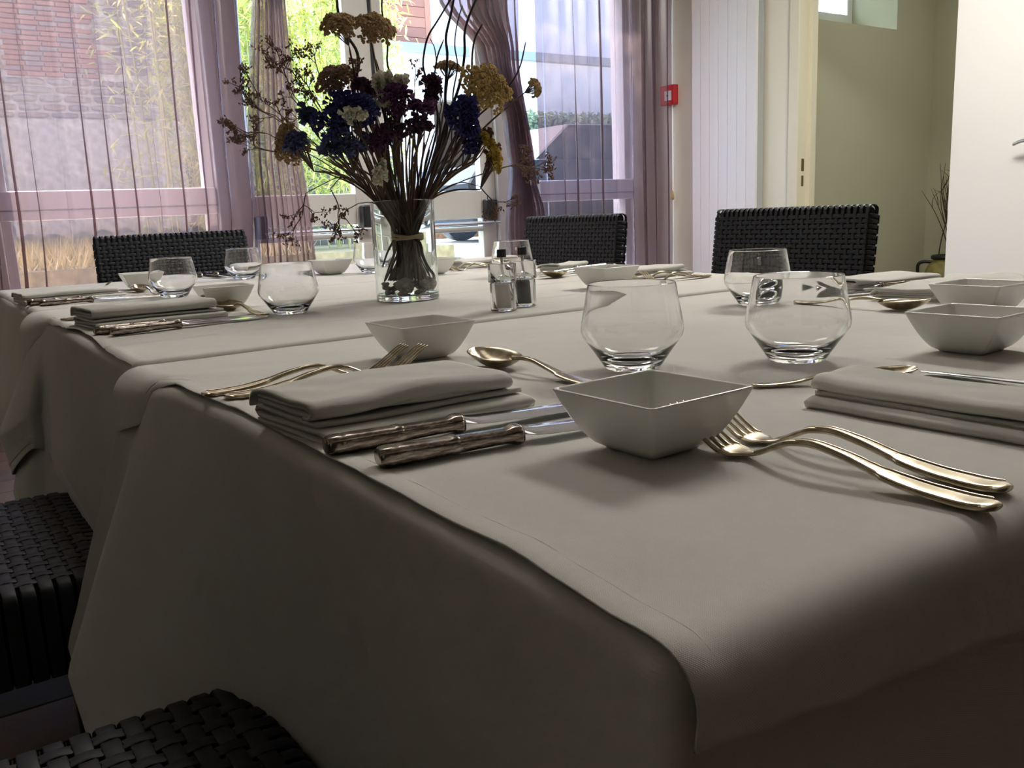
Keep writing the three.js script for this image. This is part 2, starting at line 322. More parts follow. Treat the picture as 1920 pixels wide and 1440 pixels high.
{ // jar of twigs at the end of the passage
  const a = thing('jar', 'ochre two-handled clay jar with a black rim standing on the passage floor', 'jar', V3(5.93, 0, -3.25));
  const clay = std([0.42, 0.36, 0.13], 0.5, { map: stoneTone });
  part(a, 'body', new THREE.LatheGeometry([[0, 0], [0.09, 0.0], [0.10, 0.01], [0.125, 0.12], [0.145, 0.24], [0.138, 0.32], [0.11, 0.38], [0.085, 0.40], [0.08, 0.425], [0.065, 0.425], [0.07, 0.40], [0.09, 0.37], [0.11, 0.3], [0.08, 0.04], [0, 0.03]].map((p) => new THREE.Vector2(...p)), 32), clay);
  part(a, 'rim', at(new THREE.TorusGeometry(0.082, 0.017, 10, 32), 0, 0.432, 0, Math.PI / 2), M.blackPlastic);
  for (const s of [-1, 1]) part(a, 'handle', tube([[0.08, 0.395], [0.14, 0.40], [0.175, 0.385], [0.18, 0.33], [0.165, 0.25], [0.145, 0.235]].map(([q, y]) => V3(s * q * 0.45, y, s * q * 0.89)), 0.012, 24, 8), M.blackPlastic);
  const bark = std([0.05, 0.035, 0.02], 0.8);
  for (let i = 0; i < 16; i++) {
    const a0 = rr(0, 6.28), t = rr(0.05, 0.32), h = rr(0.5, 0.78);
    const p = [V3(Math.cos(a0) * 0.03, 0.14, -Math.sin(a0) * 0.03), V3(Math.cos(a0) * 0.05, 0.46, -Math.sin(a0) * 0.05), V3(Math.cos(a0 + 0.3) * t * 0.5, 0.44 + h * 0.55, Math.sin(a0) * 0.06), V3(Math.cos(a0) * t, 0.40 + h, Math.sin(a0) * t * 0.4)];
    const side = p[2].clone().lerp(p[3], 0.3);
    single('twig', merge([tube(p, 0.006, 18, 5, 0.0015), tube([side, side.clone().add(V3(rr(-0.08, 0.08), 0.08, rr(-0.05, 0.05))), side.clone().add(V3(rr(-0.16, 0.16), rr(0.1, 0.2), rr(-0.08, 0.08)))], 0.003, 8, 4, 0.001)]), bark,
      'thin bare twig standing in the ochre jar of the passage', 'twig', V3(5.93, 0, -3.25), 0, 'bare twigs in the clay jar');
  }
}

// flat lamps let into the ceiling over the table and beside the pale wall
[['flat ceiling lamp over the near half of the table', 0.70, 0.95, 0.3], ['flat ceiling lamp over the far half of the table', 0.70, 2.25, 1.7], ['flat ceiling lamp between the table and the pale wall', 2.75, 1.5, 8.7], ['flat ceiling lamp of the passage', 5.2, 2.2, 1.8]].forEach(([label, u, v, k = 1]) => {
  const t = thing('ceiling_panel', label, 'ceiling lamp', V3(u, CEIL, -v), 0, 'flat ceiling lamps');
  part(t, 'frame', merge([rbox(0.66, 0.022, 0.03, 0.004, 0, -0.009, 0.615), rbox(0.66, 0.022, 0.03, 0.004, 0, -0.009, -0.615), rbox(0.03, 0.022, 1.2, 0.004, 0.315, -0.009, 0), rbox(0.03, 0.022, 1.2, 0.004, -0.315, -0.009, 0)]), M.frameWhite);
  part(t, 'diffuser', bx(0.6, 0.008, 1.2, 0, -0.006, 0), std([0.8, 0.8, 0.8], 0.6, { emissive: LAMP.color, emissiveIntensity: LAMP.radiance * 0.5 * k }));
  const l = new THREE.RectAreaLight(LAMP.color, LAMP.radiance * k, 0.6, 1.2); l.position.set(0, -0.012, 0); l.rotation.x = -Math.PI / 2; t.add(l);
});

// ---------------------------------------------------------------- outside
{
  struct('ground', vb(-30, 45, -0.4, -0.02, 4.5, 70), std([0.50, 0.45, 0.37], 0.95, { map: stoneTone }));
}
{ // raised bed of dry grass in front of the left windows
  const bed = struct('planting_bed', merge([vb(-8, 3.85, -0.02, 0.62, 6.6, 10.2), vb(-8, 2.0, -0.02, 0.68, 7.6, 10.2)]), std([0.42, 0.36, 0.22], 0.95, { map: stoneTone }));
  const straw = std([0.72, 0.60, 0.32], 0.9, { side: THREE.DoubleSide });
  const blades = [];
  for (let i = 0; i < 9000; i++) {
    const u = rr(-3, 2.6), v = rr(6.65, 9.6), h = rr(0.06, 0.2), a = rr(0, 6.28), l = rr(-0.1, 0.1), y = v > 7.6 && u < 2 ? 0.68 : 0.62;
    const c = Math.cos(a) * 0.006, s = Math.sin(a) * 0.006, g = new THREE.BufferGeometry();
    g.setAttribute('position', new THREE.Float32BufferAttribute([u - c, y, -v - s, u + c, y, -v + s, u + l, y + h, -v + rr(-0.1, 0.1)], 3));
    g.setAttribute('uv', new THREE.Float32BufferAttribute([0, 0, 1, 0, 0, 1], 2)); g.computeVertexNormals(); blades.push(g);
  }
  const o = struct('grass', merge(blades), straw); tag(o, 'dry straw-coloured grass on the raised bed outside the windows', 'grass'); o.userData.kind = 'stuff';
}
{ // old wall across the yard: rubble stones with a panel of brick, rendered foot
  const wall = struct('wall_yard', merge([vb(-8, 4.7, 0, 5.6, 10.63, 10.9), vb(-8, 4.65, 0, 2.06, 10.5, 10.63)]), std([0.80, 0.79, 0.75], 0.95, { map: stoneTone }));
  const stoneM = [[0.44, 0.45, 0.43], [0.58, 0.58, 0.53], [0.34, 0.35, 0.37], [0.62, 0.60, 0.53], [0.50, 0.43, 0.38]].map((c) => std(c, 0.95, { map: stoneTone }));
  const brickM = [[0.60, 0.27, 0.21], [0.66, 0.34, 0.26], [0.54, 0.27, 0.23], [0.46, 0.36, 0.36]].map((c) => std(c, 0.95, { map: stoneTone }));
  const stoneG = [0, 1, 2, 3].map(() => {
    const g = new THREE.IcosahedronGeometry(0.5, 1), p = g.attributes.position, o = rr(0, 9);
    for (let i = 0; i < p.count; i++) { const k = 1 + 0.3 * N(p.getX(i) * 2 + o, p.getY(i) * 2, p.getZ(i) * 2); p.setXYZ(i, clamp(p.getX(i) * k * 1.25, -0.5, 0.5), clamp(p.getY(i) * k * 1.3, -0.5, 0.5), p.getZ(i) * k); }
    g.computeVertexNormals(); return g;
  });
  const brickG = rbox(0.168, 0.039, 0.08, 0.006, 0, 0, 0, 1);
  let n = 0;
  for (let y = 2.08, row = 0; y < 3.75; row++) {
    const inBrick = y > 2.5, h = inBrick ? 0.047 : rr(0.055, 0.085);
    for (let u = 0.05 + rr(0, 0.15); u < 3.5;) {
      const lo = 0.93 + 0.03 * (row % 2), hi = 1.72 + 0.08 * ((row * 5) % 3) - 0.12 * Math.max(0, (y - 2.5));
      if (inBrick && u >= lo - 0.08 && u < hi) {
        const b = part(wall, 'brick', brickG, brickM[(n * 7 + row) % 4]); b.position.set(u + 0.085, y + 0.023, -10.61 + rr(0, 0.012)); u += 0.178; n++; continue;
      }
      if (inBrick && row % 2 && (u < lo - 0.2 || u > hi)) { if (u < lo) { u = lo; continue; } break; }
      const w = rr(0.16, 0.34), hh = inBrick ? 0.094 : h;
      const s = part(wall, 'stone', stoneG[n % 4], stoneM[(n * 3 + row) % 5]); n++;
      s.position.set(u + w / 2, y + hh / 2, -10.63); s.scale.set(w * 0.93, hh * 0.84, 0.12); u += w + 0.016;
      if (inBrick && u > lo - 0.1 && u < lo + 0.2) u = lo + 0.08 * (row % 2);
    }
    y += h + (inBrick ? 0.004 : 0.010);
  }
}
{ // bamboo clumps
  const cane = [[0.30, 0.33, 0.12], [0.42, 0.38, 0.16]].map((c) => std(c, 0.5));
  const leafM = [[0.55, 0.60, 0.14], [0.38, 0.48, 0.11], [0.70, 0.68, 0.24]].map((c) => phy(c, 1.0, { transmission: 0.5, thickness: 0, side: THREE.DoubleSide }));
  const leaf = (() => { const g = new THREE.BufferGeometry(); g.setAttribute('position', new THREE.Float32BufferAttribute([0, 0, 0, 0.3, 0.02, 0.09, 1, -0.12, 0, 0.3, 0.02, -0.09], 3)); g.setAttribute('uv', new THREE.Float32BufferAttribute([0, 0, 1, 0, 1, 1, 0, 1], 2)); g.setIndex([0, 1, 2, 0, 2, 3]); g.computeVertexNormals(); return g; })();
  const where = [['bushy bamboo clump nearest the stone wall, thin and pale', 2.0, 8.3, 2600], ['bushy bamboo clump behind the post of the left windows', 2.25, 8.1, 6000], ['bushy yellow-green bamboo clump filling the glass of the closed door leaf', 2.75, 7.7, 8000],
    ['bushy bamboo clump behind the tall yarrow heads of the bouquet', 3.2, 7.5, 8000], ['bushy bamboo clump beside the meeting stiles of the door', 3.62, 7.9, 4500], ['slender bamboo clump leaning in front of the timber cladding', 4.42, 9.0, 380]];
  where.forEach(([label, u, v, count], c) => {
    const b = thing('bamboo', label, 'bamboo', V3(u, c === 5 ? 0 : 0.6, -v), 0, 'bamboo clumps outside the door');
    const tips = [], H = c === 5 ? 4.4 : 5.6;
    for (let i = 0; i < (c === 5 ? 3 : 9); i++) {
      const x = rr(-0.28, 0.28), z = rr(-0.3, 0.3), h = H * rr(0.75, 1), lx = rr(-0.35, 0.35), lz = rr(-0.3, 0.3), pts = [V3(x, 0, z), V3(x + lx * 0.2, h * 0.4, z + lz * 0.2), V3(x + lx * 0.6, h * 0.75, z + lz * 0.6), V3(x + lx * 1.4, h, z + lz * 1.3)];
      tips.push(new THREE.CatmullRomCurve3(pts)); part(b, 'cane', tube(pts, 0.013, 10, 5, 0.004), cane[i % 2]);
    }
    for (let k = 0; k < 3; k++) {
      const per = Math.floor(count * 0.45), im = new THREE.InstancedMesh(leaf, leafM[k], per), m = new THREE.Matrix4();
      for (let i = 0; i < per; i++) {
        const p = tips[Math.floor(rnd() * tips.length)].getPoint(Math.pow(rnd(), c === 5 ? 0.35 : 0.8) * 0.94 + 0.06), s = rr(0.08, 0.15);
        m.compose(V3(p.x + rr(-0.3, 0.3), p.y + rr(-0.2, 0.2), p.z + rr(-0.3, 0.3)), new THREE.Quaternion().setFromEuler(new THREE.Euler(rr(-0.9, 0.9), rr(0, 6.28), rr(-0.9, 0.2))), V3(s, s, s));
        im.setMatrixAt(i, m);
      }
      im.name = 'foliage'; im.userData.kind = 'stuff'; shadows(im); b.add(im);
    }
  });
  // dark paling behind the canes
  const f = thing('paling_fence', 'low dark paling fence behind the bamboo canes', 'fence', V3(2.2, 0.6, -8.75));
  for (let i = 0; i < 26; i++) part(f, 'pale', rbox(0.075, 0.95 + 0.06 * N(i * 1.7, 0.5), 0.02, 0.004, i * 0.088, 0.47, 0, 1), M.frameGrey);
  part(f, 'rail', rbox(2.3, 0.05, 0.03, 0.004, 1.1, 0.3, -0.03, 1), M.frameGrey);
}
{ // white house across the yard: garage recess, coping, timber storey above
  const h = thing('house', 'white rendered house across the yard with a timber-clad storey and a grey coping', 'house', V3(0, 0, 0));
  const wht = std([0.86, 0.86, 0.84], 0.9), grey2 = std([0.30, 0.33, 0.36], 0.8), tan = std([0.55, 0.47, 0.40], 0.9);
  part(h, 'wall', merge([vb(6.2, 8.1, 0, 3.72, 14.2, 14.5), vb(8.1, 9.5, 2.95, 3.72, 14.2, 14.5), vb(9.5, 16, 0, 3.72, 14.2, 14.5), vb(9.3, 17, 3.7, 8.5, 16.6, 17), vb(6.2, 16, 3.4, 3.5, 14.5, 20), vb(6.2, 6.4, 0, 3.7, 14.5, 20)]), wht);
  part(h, 'coping', rbox(9.9, 0.16, 0.5, 0.02, 11.1, 3.8, -14.3), grey2);
  part(h, 'recess', merge([vb(8.1, 9.5, 0, 2.95, 16.4, 16.5), vb(8.0, 8.1, 0, 2.95, 14.5, 16.5), vb(9.5, 9.6, 0, 2.95, 14.5, 16.5), vb(8.0, 9.6, 2.95, 3.05, 14.5, 16.5)]), tan);
  const cl = [[0.36, 0.15, 0.10], [0.40, 0.18, 0.12], [0.33, 0.14, 0.10]].map((c) => std(c, 0.8));
  part(h, 'storey', vb(6.1, 8.3, 3.88, 6.6, 14.6, 16.5), std([0.25, 0.1, 0.07], 0.9));
  for (let i = 0; i < 15; i++) part(h, 'board', rbox(2.2, 0.17, 0.03, 0.006, 7.2, 3.98 + i * 0.178, -14.58, 1), cl[(i * 2) % 3]);
  part(h, 'corner_board', rbox(0.12, 2.7, 0.06, 0.008, 8.3, 5.23, -14.58, 1), cl[1]);
  const g = thing('tiled_house', 'pale house with a grey tiled roof far beyond the right window', 'house', V3(0, 0, 0));
  part(g, 'wall', vb(15.5, 24, 0, 3.3, 19, 24), wht);
  part(g, 'roof', at(new THREE.CylinderGeometry(0.1, 4.2, 2.2, 4, 1), 19.5, 4.4, -21.5, 0, Math.PI / 4).scale(1, 1, 1), std([0.40, 0.43, 0.47], 0.8));
  struct('terrace', vb(3.95, 18, -0.02, 0.5, 6.6, 14.2), std([0.80, 0.74, 0.62], 0.9, { map: stoneTone }));
  struct('terrace_wall', vb(5.6, 17, 0.5, 1.28, 12.6, 12.85), std([0.72, 0.36, 0.22], 0.9, { map: stoneTone }));
}
{ // clipped hedge at the back of the terrace
  const h = thing('hedge', 'grey-green clipped hedge behind the parked car outside the right window', 'hedge', V3(11.0, 0.5, -12.2));
  const hm = [[0.20, 0.27, 0.17], [0.28, 0.34, 0.22]].map((c) => std(c, 0.9)), lg = new THREE.OctahedronGeometry(1, 0);
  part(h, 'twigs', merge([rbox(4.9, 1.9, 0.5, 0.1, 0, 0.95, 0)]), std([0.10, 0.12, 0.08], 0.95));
  for (let k = 0; k < 2; k++) {
    const im = new THREE.InstancedMesh(lg, hm[k], 3500), m = new THREE.Matrix4();
    for (let i = 0; i < 3500; i++) { const top = rnd() < 0.2; m.compose(V3(rr(-2.5, 2.5), top ? rr(1.88, 2.0) : rr(0.05, 1.93), top ? rr(-0.25, 0.3) : rr(0.22, 0.34)), new THREE.Quaternion().setFromEuler(new THREE.Euler(rr(0, 3), rr(0, 3), 0)), V3(0.05, 0.012, 0.028)); im.setMatrixAt(i, m); }
    im.name = 'foliage'; im.userData.kind = 'stuff'; h.add(shadows(im));
  }
}
{ // parked car by the house
  const c = thing('car', 'dark grey car parked on the terrace behind the flowers', 'car', V3(7.95, 0.5, -10.4), Math.PI + 0.02);
  const paint = phy([0.018, 0.02, 0.025], 0.7, { specularIntensity: 0.2 }), gl = phy([0.05, 0.065, 0.085], 0.4, { specularIntensity: 0.4 });
  const prof = (pts, w) => { const s = new THREE.Shape(pts.map((p) => new THREE.Vector2(...p))); return new THREE.ExtrudeGeometry(s, { depth: w, bevelEnabled: true, bevelSize: 0.05, bevelThickness: 0.05, bevelSegments: 2 }); };
  part(c, 'body', at(prof([[-2, 0.3], [2, 0.3], [2.05, 0.75], [1.9, 0.95], [0.95, 1.02], [-1.6, 1.02], [-2, 0.9]], 1.55), 0, 0, -0.8), paint);
  part(c, 'cabin', at(prof([[-1.65, 1.02], [0.95, 1.02], [0.3, 1.5], [-1.2, 1.52]], 1.25), 0, 0, -0.65), paint);
  part(c, 'side_window', at(prof([[-1.4, 1.07], [0.65, 1.07], [0.2, 1.42], [-1.12, 1.43]], 0.02), 0, 0, 0.64), gl);
  for (const x of [-1.25, 1.3]) for (const z of [-0.75, 0.72]) part(c, 'wheel', at(new THREE.CylinderGeometry(0.32, 0.32, 0.2, 24), x, 0.32, z, Math.PI / 2), M.blackPlastic);
}

// ---------------------------------------------------------------- sheer curtains, each a pleated cloth on its rail
function curtain(label, x0, x1, folds, amp, opt = {}) {
  // x0(h), x1(h): edges along the rail at height h above the table's cloth; folds per width
  const { v0 = 4.12, h0 = -0.71, h1 = 1.72, ns = folds * 14, nt = 48, tight = 1, seedAt = 0, lean = 0 } = opt;
  const g = sheet((s, t) => {
    const h = lerp(h1, h0, t), a = x0(h), b = x1(h), ph = s * folds * 2 * Math.PI + 1.6 * N(s * folds * 0.45 + seedAt, 0.2, 1.5) * 2 + 0.12 * N(s * 4, h * 0.8, seedAt + 5);
    const k = 0.7 + 0.5 * N(s * 6 + seedAt, h * 0.35, 8), A = Math.abs(b - a) / folds * 0.25 * k * tight;
    const x = lerp(a, b, s) + A * Math.sin(ph), v = v0 + amp * k * (Math.cos(ph) + 0.3 * Math.cos(ph * 2 + 1)) + 0.012 * N(s * 3, h * 0.8, 2) + lean * h;
    const q = W(x, h, v); return [q.x, q.y, q.z, s * 3, t * 2.4];
  }, ns, nt);
  const c = thing('sheer_curtain', label, 'curtain');
  part(c, 'cloth', g, M.sheer);
  return c;
}
const lin = (...k) => (h) => ps(k, h);
curtain('mauve sheer curtain in soft pleats across the left windows', lin([-1, -0.95]), lin([-0.7, 1.19], [0.3, 1.27], [1.7, 1.30]), 22, 0.024, { seedAt: 3, tight: 1.4 });
curtain('narrow bunched mauve curtain hanging between the left windows and the glass door', lin([-0.7, 1.20], [0.3, 1.24], [1.7, 1.37]), lin([-0.7, 1.58], [0.1, 1.53], [0.6, 1.50], [1.2, 1.49], [1.7, 1.55]), 10, 0.035, { seedAt: 11, v0: 4.08 });
curtain('mauve curtain drawn aside and gathered beside the glass door', lin([-0.7, 2.66], [0.05, 2.71], [0.4, 2.76], [0.66, 2.74], [1.03, 2.58], [1.28, 2.34], [1.75, 1.85]), lin([-0.7, 3.02], [0.13, 3.00], [0.35, 2.94], [1.0, 2.86], [1.75, 2.88]), 10, 0.035, { seedAt: 23, v0: 4.09 });
curtain('mauve sheer curtain with sunlit folds over the window beside the cream wall', lin([-1, 2.99]), lin([-1, 4.122]), 10, 0.03, { tight: 1.3, seedAt: 37, v0: 4.13 });
{
  const r = thing('curtain_rail', 'white curtain rail along the head of the windows', 'curtain rail', W(0, 1.74, 4.12));
  part(r, 'rail', rbox(6.95, 0.03, 0.04, 0.006, 0.6, 0, 0), M.frameWhite);
  for (const x of [-2.2, -0.6, 0.9, 2.4, 3.8]) part(r, 'bracket', rbox(0.03, 0.03, 0.2, 0.005, x, 0.02, -0.09), M.frameWhite);
}

// ---------------------------------------------------------------- table and cloths
const TW = 1.2, TL = 2.45;                         // size of the laid table
{
  const t = thing('dining_table', 'long dining table of three joined tables hidden under white cloths', 'table', V3(0, 0, 0));
  const top = std([0.25, 0.16, 0.09], 0.5, { map: woodTone });
  for (const [v0, v1] of [[0.012, 0.815], [0.828, 1.63], [1.642, 2.44]]) {
    part(t, 'tabletop', rbox(TW - 0.02, 0.025, v1 - v0, 0.004, TW / 2, TY - 0.022, -(v0 + v1) / 2), top);
    for (const u of [0.14, TW - 0.14]) for (const v of [v0 + 0.12, v1 - 0.12]) part(t, 'leg', rbox(0.05, TY - 0.035, 0.05, 0.006, u, (TY - 0.035) / 2, -v), M.legs);
  }
}
// path over an edge: s < 0 on the top, then a quarter round, then straight down -> [along, down]
function overEdge(s, R) {
  if (s < 0) return [s, 0];
  const q = R * Math.PI / 2;
  if (s < q) { const a = s / R; return [R * Math.sin(a), -R * (1 - Math.cos(a))]; }
  return [R, -R - (s - q)];
}
const stations = (a, dense, b) => { // values from a to b, close together round the listed places
  const out = []; let x = a;
  while (x < b - 1e-4) { out.push(x); const d = Math.min(...dense.map((k) => Math.abs(x - k))); x += clamp(0.0035 + d * 0.13, 0.0035, 0.02); }
  out.push(b); return out.map((k) => (k - a) / (b - a));
};
function overlay(label, o) {
  // cloth lying on the table: left(v) how far its left hem reaches past the table's edge (negative: stays on top); front and back past the ends v0, v1
  const { v0, v1, h, left, front, back, R = 0.012, Rf = 0.02, edge = 0.0, right = 0.05 } = o;
  const B = v1 + back, A = v0 - front, L = 0.14;
  const ts = stations(A, [v0, A, B, v1, ...(o.creases ?? [])], B);
  const ss = stations(0, [0.02, 0.05, 0.08, 0.11, 0.14, L], 1.4);
  const f = (s, t) => {
    const d = s * 1.4, v = lerp(A - (o.slant ?? 0) * clamp(d / 0.5, 0, 1) * (1 - t) , B, t);           // d: distance from the left hem
    const reach = left(v), sx = reach - d;          // sx: past the edge (positive) or on top
    const Rv = R + (o.flare ? o.flare(v) : 0), [du, dzx] = overEdge(sx + Rv, Rv);
    let u = edge + R - du, z = dzx, vv = v;
    if (d > 1.4 - 0.2) { const k = u - TW; if (k > 0) { u = TW + Math.min(k, 0.004); z -= Math.max(0, k - 0.004); } }
    const pf = v0 + Rf - v, pb = v - (v1 - Rf);
    if (pf > 0) { const [a, b] = overEdge(pf, Rf); vv = v0 + Rf - a; z += b; }
    else if (pb > 0 && o.drop) { const [a, b] = overEdge(pb, Rf); vv = v1 - Rf + a; z += b; }
    // life in the cloth: hem ripples, soft unevenness, ironed creases
    const on = sx < 0 ? 1 : 0.4;
    z += 0.0009 * N(u * 9, v * 9, 1.3) + 0.0006 * N(u * 25, v * 25, 4.1);
    z += 0.0016 * Math.exp(-d / 0.02) * N(v * 14, 2.2, 0.4) * on + 0.0012 * Math.exp(-d / 0.05) * Math.max(0, N(v * 28, d * 12, 7)) * on;
    if (d < 0.014) z += 0.0007;                     // the turned hem
    for (const c of o.creases ?? []) z += 0.0016 * Math.exp(-(((v - c) / 0.005) ** 2));
    if (pf > Rf * 1.57) vv -= 0.0015 * N(u * 16 + (pf - 0.03) * 40, pf * 22, 3) * 2 * clamp((pf - Rf * 1.57) / 0.03, 0, 1);
    const q = W(u, h + z + (o.lift ? o.lift(u, v, d) : 0), vv); return [q.x, q.y, q.z, d, v];
  };
  const c = thing('overlay_cloth', label, 'tablecloth', null, 0);
  part(c, 'cloth', sheet(f, ss.length - 1, ts.length - 1, 0.0016, ss, ts), M.cloth);
  const seam = [];                                  // stitched line of the hem
  for (let k = 2; k < 120; k++) { const q = f(0.015 / 1.4, k / 121); seam.push(V3(q[0], q[1] + 0.0005, q[2])); }
  part(c, 'hem_seam', new THREE.TubeGeometry(new THREE.CatmullRomCurve3(seam), 240, 0.0006, 4), M.cloth);
  return c;
}
overlay('white overlay cloth at the near end, lying over the corner with a short front drop', {
  v0: -0.004, v1: 0.825, h: 0.0, front: 0.0244, back: 0.012, edge: -0.004, Rf: 0.02, slant: 0.06,
  left: (v) => ps([[0, -0.008], [0.12, -0.017], [0.30, -0.017], [0.5, -0.019], [0.60, -0.014], [0.68, -0.010], [0.715, 0.004], [0.76, 0.04], [0.85, 0.056]], v) + 0.002 * N(v * 13, 3.1, 0.2) + 0.0015 * N(v * 31, 1.1, 6),
  flare: (v) => 0.022 * sstep(v, 0.69, 0.80), creases: [], lift: (u, v, d) => 0.004 * Math.exp(-(((v - 0.70) / 0.03) ** 2) - ((d - 0.05) / 0.05) ** 2) * 0.6,
});
overlay('white middle overlay cloth with a rounded near edge lying across the table', {
  v0: 0.834, v1: 1.24, h: 0.0048, front: 0.018, back: 0, edge: -0.006, Rf: 0.006, left: (v) => -0.002 + 0.0015 * N(v * 12, 8.1, 0.2) - 0.01 * sstep(v, 0.95, 1.2), creases: [1.0],
});
overlay('white overlay cloth under the flower vase with its corner turned over the table edge', {
  v0: 1.215, v1: 1.68, h: 0.0055, front: 0.0, back: 0, edge: -0.006, Rf: 0.004, left: (v) => ps([[1.2, -0.012], [1.38, 0.0], [1.48, 0.004], [1.56, 0.03], [1.66, 0.07]], v) + 0.002 * N(v * 15, 1.1, 5), flare: (v) => 0.03 * sstep(v, 1.5, 1.66), creases: [1.33],
});
overlay('white overlay cloth at the far end of the table under the last place settings', {
  v0: 1.66, v1: 2.45, h: 0.0075, front: 0.0, back: 0.06, edge: -0.01, Rf: 0.012, drop: true, left: (v) => 0.03 + 0.02 * N(v * 7, 4.4, 1), creases: [2.05],
});
// under-cloths: a strip that follows the table's outline, over the edge and down, with free folds where it ends
function underCloth(label, pts, opt = {}) {
  // pts: [u at top, v at top, u at hem, v at hem, length of the drop]
  const cu = [0, 1, 2, 3, 4].map((k) => new THREE.CatmullRomCurve3(pts.map((p, i) => V3(i, p[k], 0)), false, 'centripetal'));
  const n = pts.length - 1, get = (k, s) => { const x = clamp(s * n, 0, n), i = Math.min(Math.floor(x), n - 1), f = x - i, P = (j) => pts[clamp(j, 0, n)][k]; const a = P(i - 1), b = P(i), c = P(i + 1), d = P(i + 2); return 0.5 * (2 * b + (c - a) * f + (2 * a - 5 * b + 4 * c - d) * f * f + (3 * b - a - 3 * c + d) * f * f * f); };
  const R = 0.010, inner = opt.inner ?? 0.05;
  const f = (s, t) => {
    const uT = get(0, s), vT = get(1, s), uB = get(2, s), vB = get(3, s), D = get(4, s);
    const dirU = opt.corner ? sstep(s * n, opt.corner - 0.6, opt.corner + 0.6) : 0, iu = 1 - dirU, iv = dirU;  // inward direction
    const L = inner + R * 1.57 + D, d = t * L - inner, [al, z] = overEdge(d, R);
    const k = clamp((d - R) / D, 0, 1), w = Math.min(1, k * 1.3) * (1 - 0.12 * sstep(k, 0.7, 1));
    let u = lerp(uT, uB, w) + iu * (R - al), v = lerp(vT, vB, w) + iv * (R - al);
    if (k > 0) { u -= (opt.rumple ?? 0.006) * k * N(v * 9, k * 2.2, 4.4) * iu; v -= 0.004 * k * N(u * 7, k * 2, 9) * iv; }
    for (const c of opt.ridges ?? []) { const line = lerp(c[0], c[1], k); u -= 0.004 * Math.exp(-Math.abs(v - line) / 0.012) * iu * sstep(k, 0, 0.06); }
    if (opt.hem && d > L - inner - 0.024) { u -= 0.0018 * iu; v -= 0.0018 * iv; }  // turned hem
    const q = W(u, (opt.h ?? -0.0035) + z + 0.003 * k * N(v * 6, 1, 2), v); return [q.x, q.y, q.z, s * n * 0.1, d];
  };
  const c = thing('tablecloth', label, 'tablecloth');
  part(c, 'drop', sheet(f, opt.ns ?? 320, opt.nt ?? 90, 0.0015), M.cloth);
  if (opt.hem) { const seam = []; for (let k = 1; k < 100; k++) { const q = f(k / 101, 1 - 0.022 / 0.5); seam.push(V3(q[0] - 0.001, q[1], q[2])); } part(c, 'hem_seam', new THREE.TubeGeometry(new THREE.CatmullRomCurve3(seam), 200, 0.0008, 4), M.cloth); }
  return c;
}
underCloth('white tablecloth of the near table, hanging low with deep free folds at one corner', [
  [0.006, 0.838, -0.02, 0.85, 0.46], [-0.002, 0.832, -0.06, 0.90, 0.46], [-0.010, 0.822, -0.098, 0.94, 0.44], [-0.004, 0.775, -0.072, 0.915, 0.44], [-0.007, 0.705, -0.110, 0.882, 0.455],
  [0.002, 0.64, -0.066, 0.745, 0.46], [0.005, 0.57, -0.010, 0.60, 0.46], [0.007, 0.50, 0.022, 0.52, 0.47], [0.007, 0.40, 0.040, 0.39, 0.48], [0.007, 0.28, 0.040, 0.26, 0.48], [0.007, 0.15, 0.036, 0.14, 0.48], [0.007, 0.05, 0.022, 0.055, 0.48],
  [0.005, 0.009, -0.008, 0.000, 0.49], [0.05, 0.010, 0.045, 0.022, 0.48], [0.2, 0.012, 0.2, 0.035, 0.47], [0.5, 0.012, 0.5, 0.028, 0.47], [0.9, 0.012, 0.9, 0.035, 0.47], [1.2, 0.012, 1.22, 0.03, 0.47],
], { corner: 12, ridges: [[0.345, 0.09]], ns: 420, hem: true });
underCloth('white tablecloth of the middle table whose drop ends in a free corner fold', [
  [-0.004, 0.83, -0.014, 0.88, 0.30], [-0.005, 1.0, -0.020, 1.05, 0.285], [-0.006, 1.15, -0.022, 1.2, 0.29], [-0.006, 1.3, -0.020, 1.36, 0.27], [-0.006, 1.42, -0.022, 1.5, 0.26], [-0.006, 1.50, -0.030, 1.56, 0.235],
  [-0.006, 1.55, -0.055, 1.56, 0.22], [-0.006, 1.60, -0.085, 1.60, 0.25], [-0.006, 1.63, -0.095, 1.67, 0.285], [-0.004, 1.65, -0.06, 1.70, 0.285], [0.0, 1.66, -0.03, 1.68, 0.28],
], { ns: 260, h: -0.001, hem: true, rumple: 0.01 });
underCloth('white tablecloth of the middle table hanging longer beneath its overlay fold', [
  [-0.001, 1.44, -0.012, 1.5, 0.36], [-0.002, 1.52, -0.04, 1.56, 0.345], [-0.002, 1.58, -0.07, 1.60, 0.38], [-0.002, 1.64, -0.085, 1.69, 0.43], [0.0, 1.66, -0.03, 1.72, 0.43],
], { ns: 120, h: -0.004, hem: true });
underCloth('white tablecloth of the far table hanging beside the window', [
  [-0.006, 1.67, -0.03, 1.70, 0.30], [-0.012, 1.80, -0.06, 1.84, 0.30], [-0.012, 1.95, -0.04, 1.98, 0.30], [-0.014, 2.1, -0.07, 2.12, 0.30], [-0.012, 2.3, -0.05, 2.33, 0.30], [-0.006, 2.44, -0.03, 2.46, 0.30],
], { ns: 140, h: 0.001 });

// ---------------------------------------------------------------- place settings
const ON = (v) => (v > 1.66 ? 0.0085 : v > 1.22 ? 0.0068 : v > 0.83 ? 0.006 : 0.0012); // top of the overlay cloth there
const Pt = (u, v, h = 0) => W(u, h + ON(v), v);
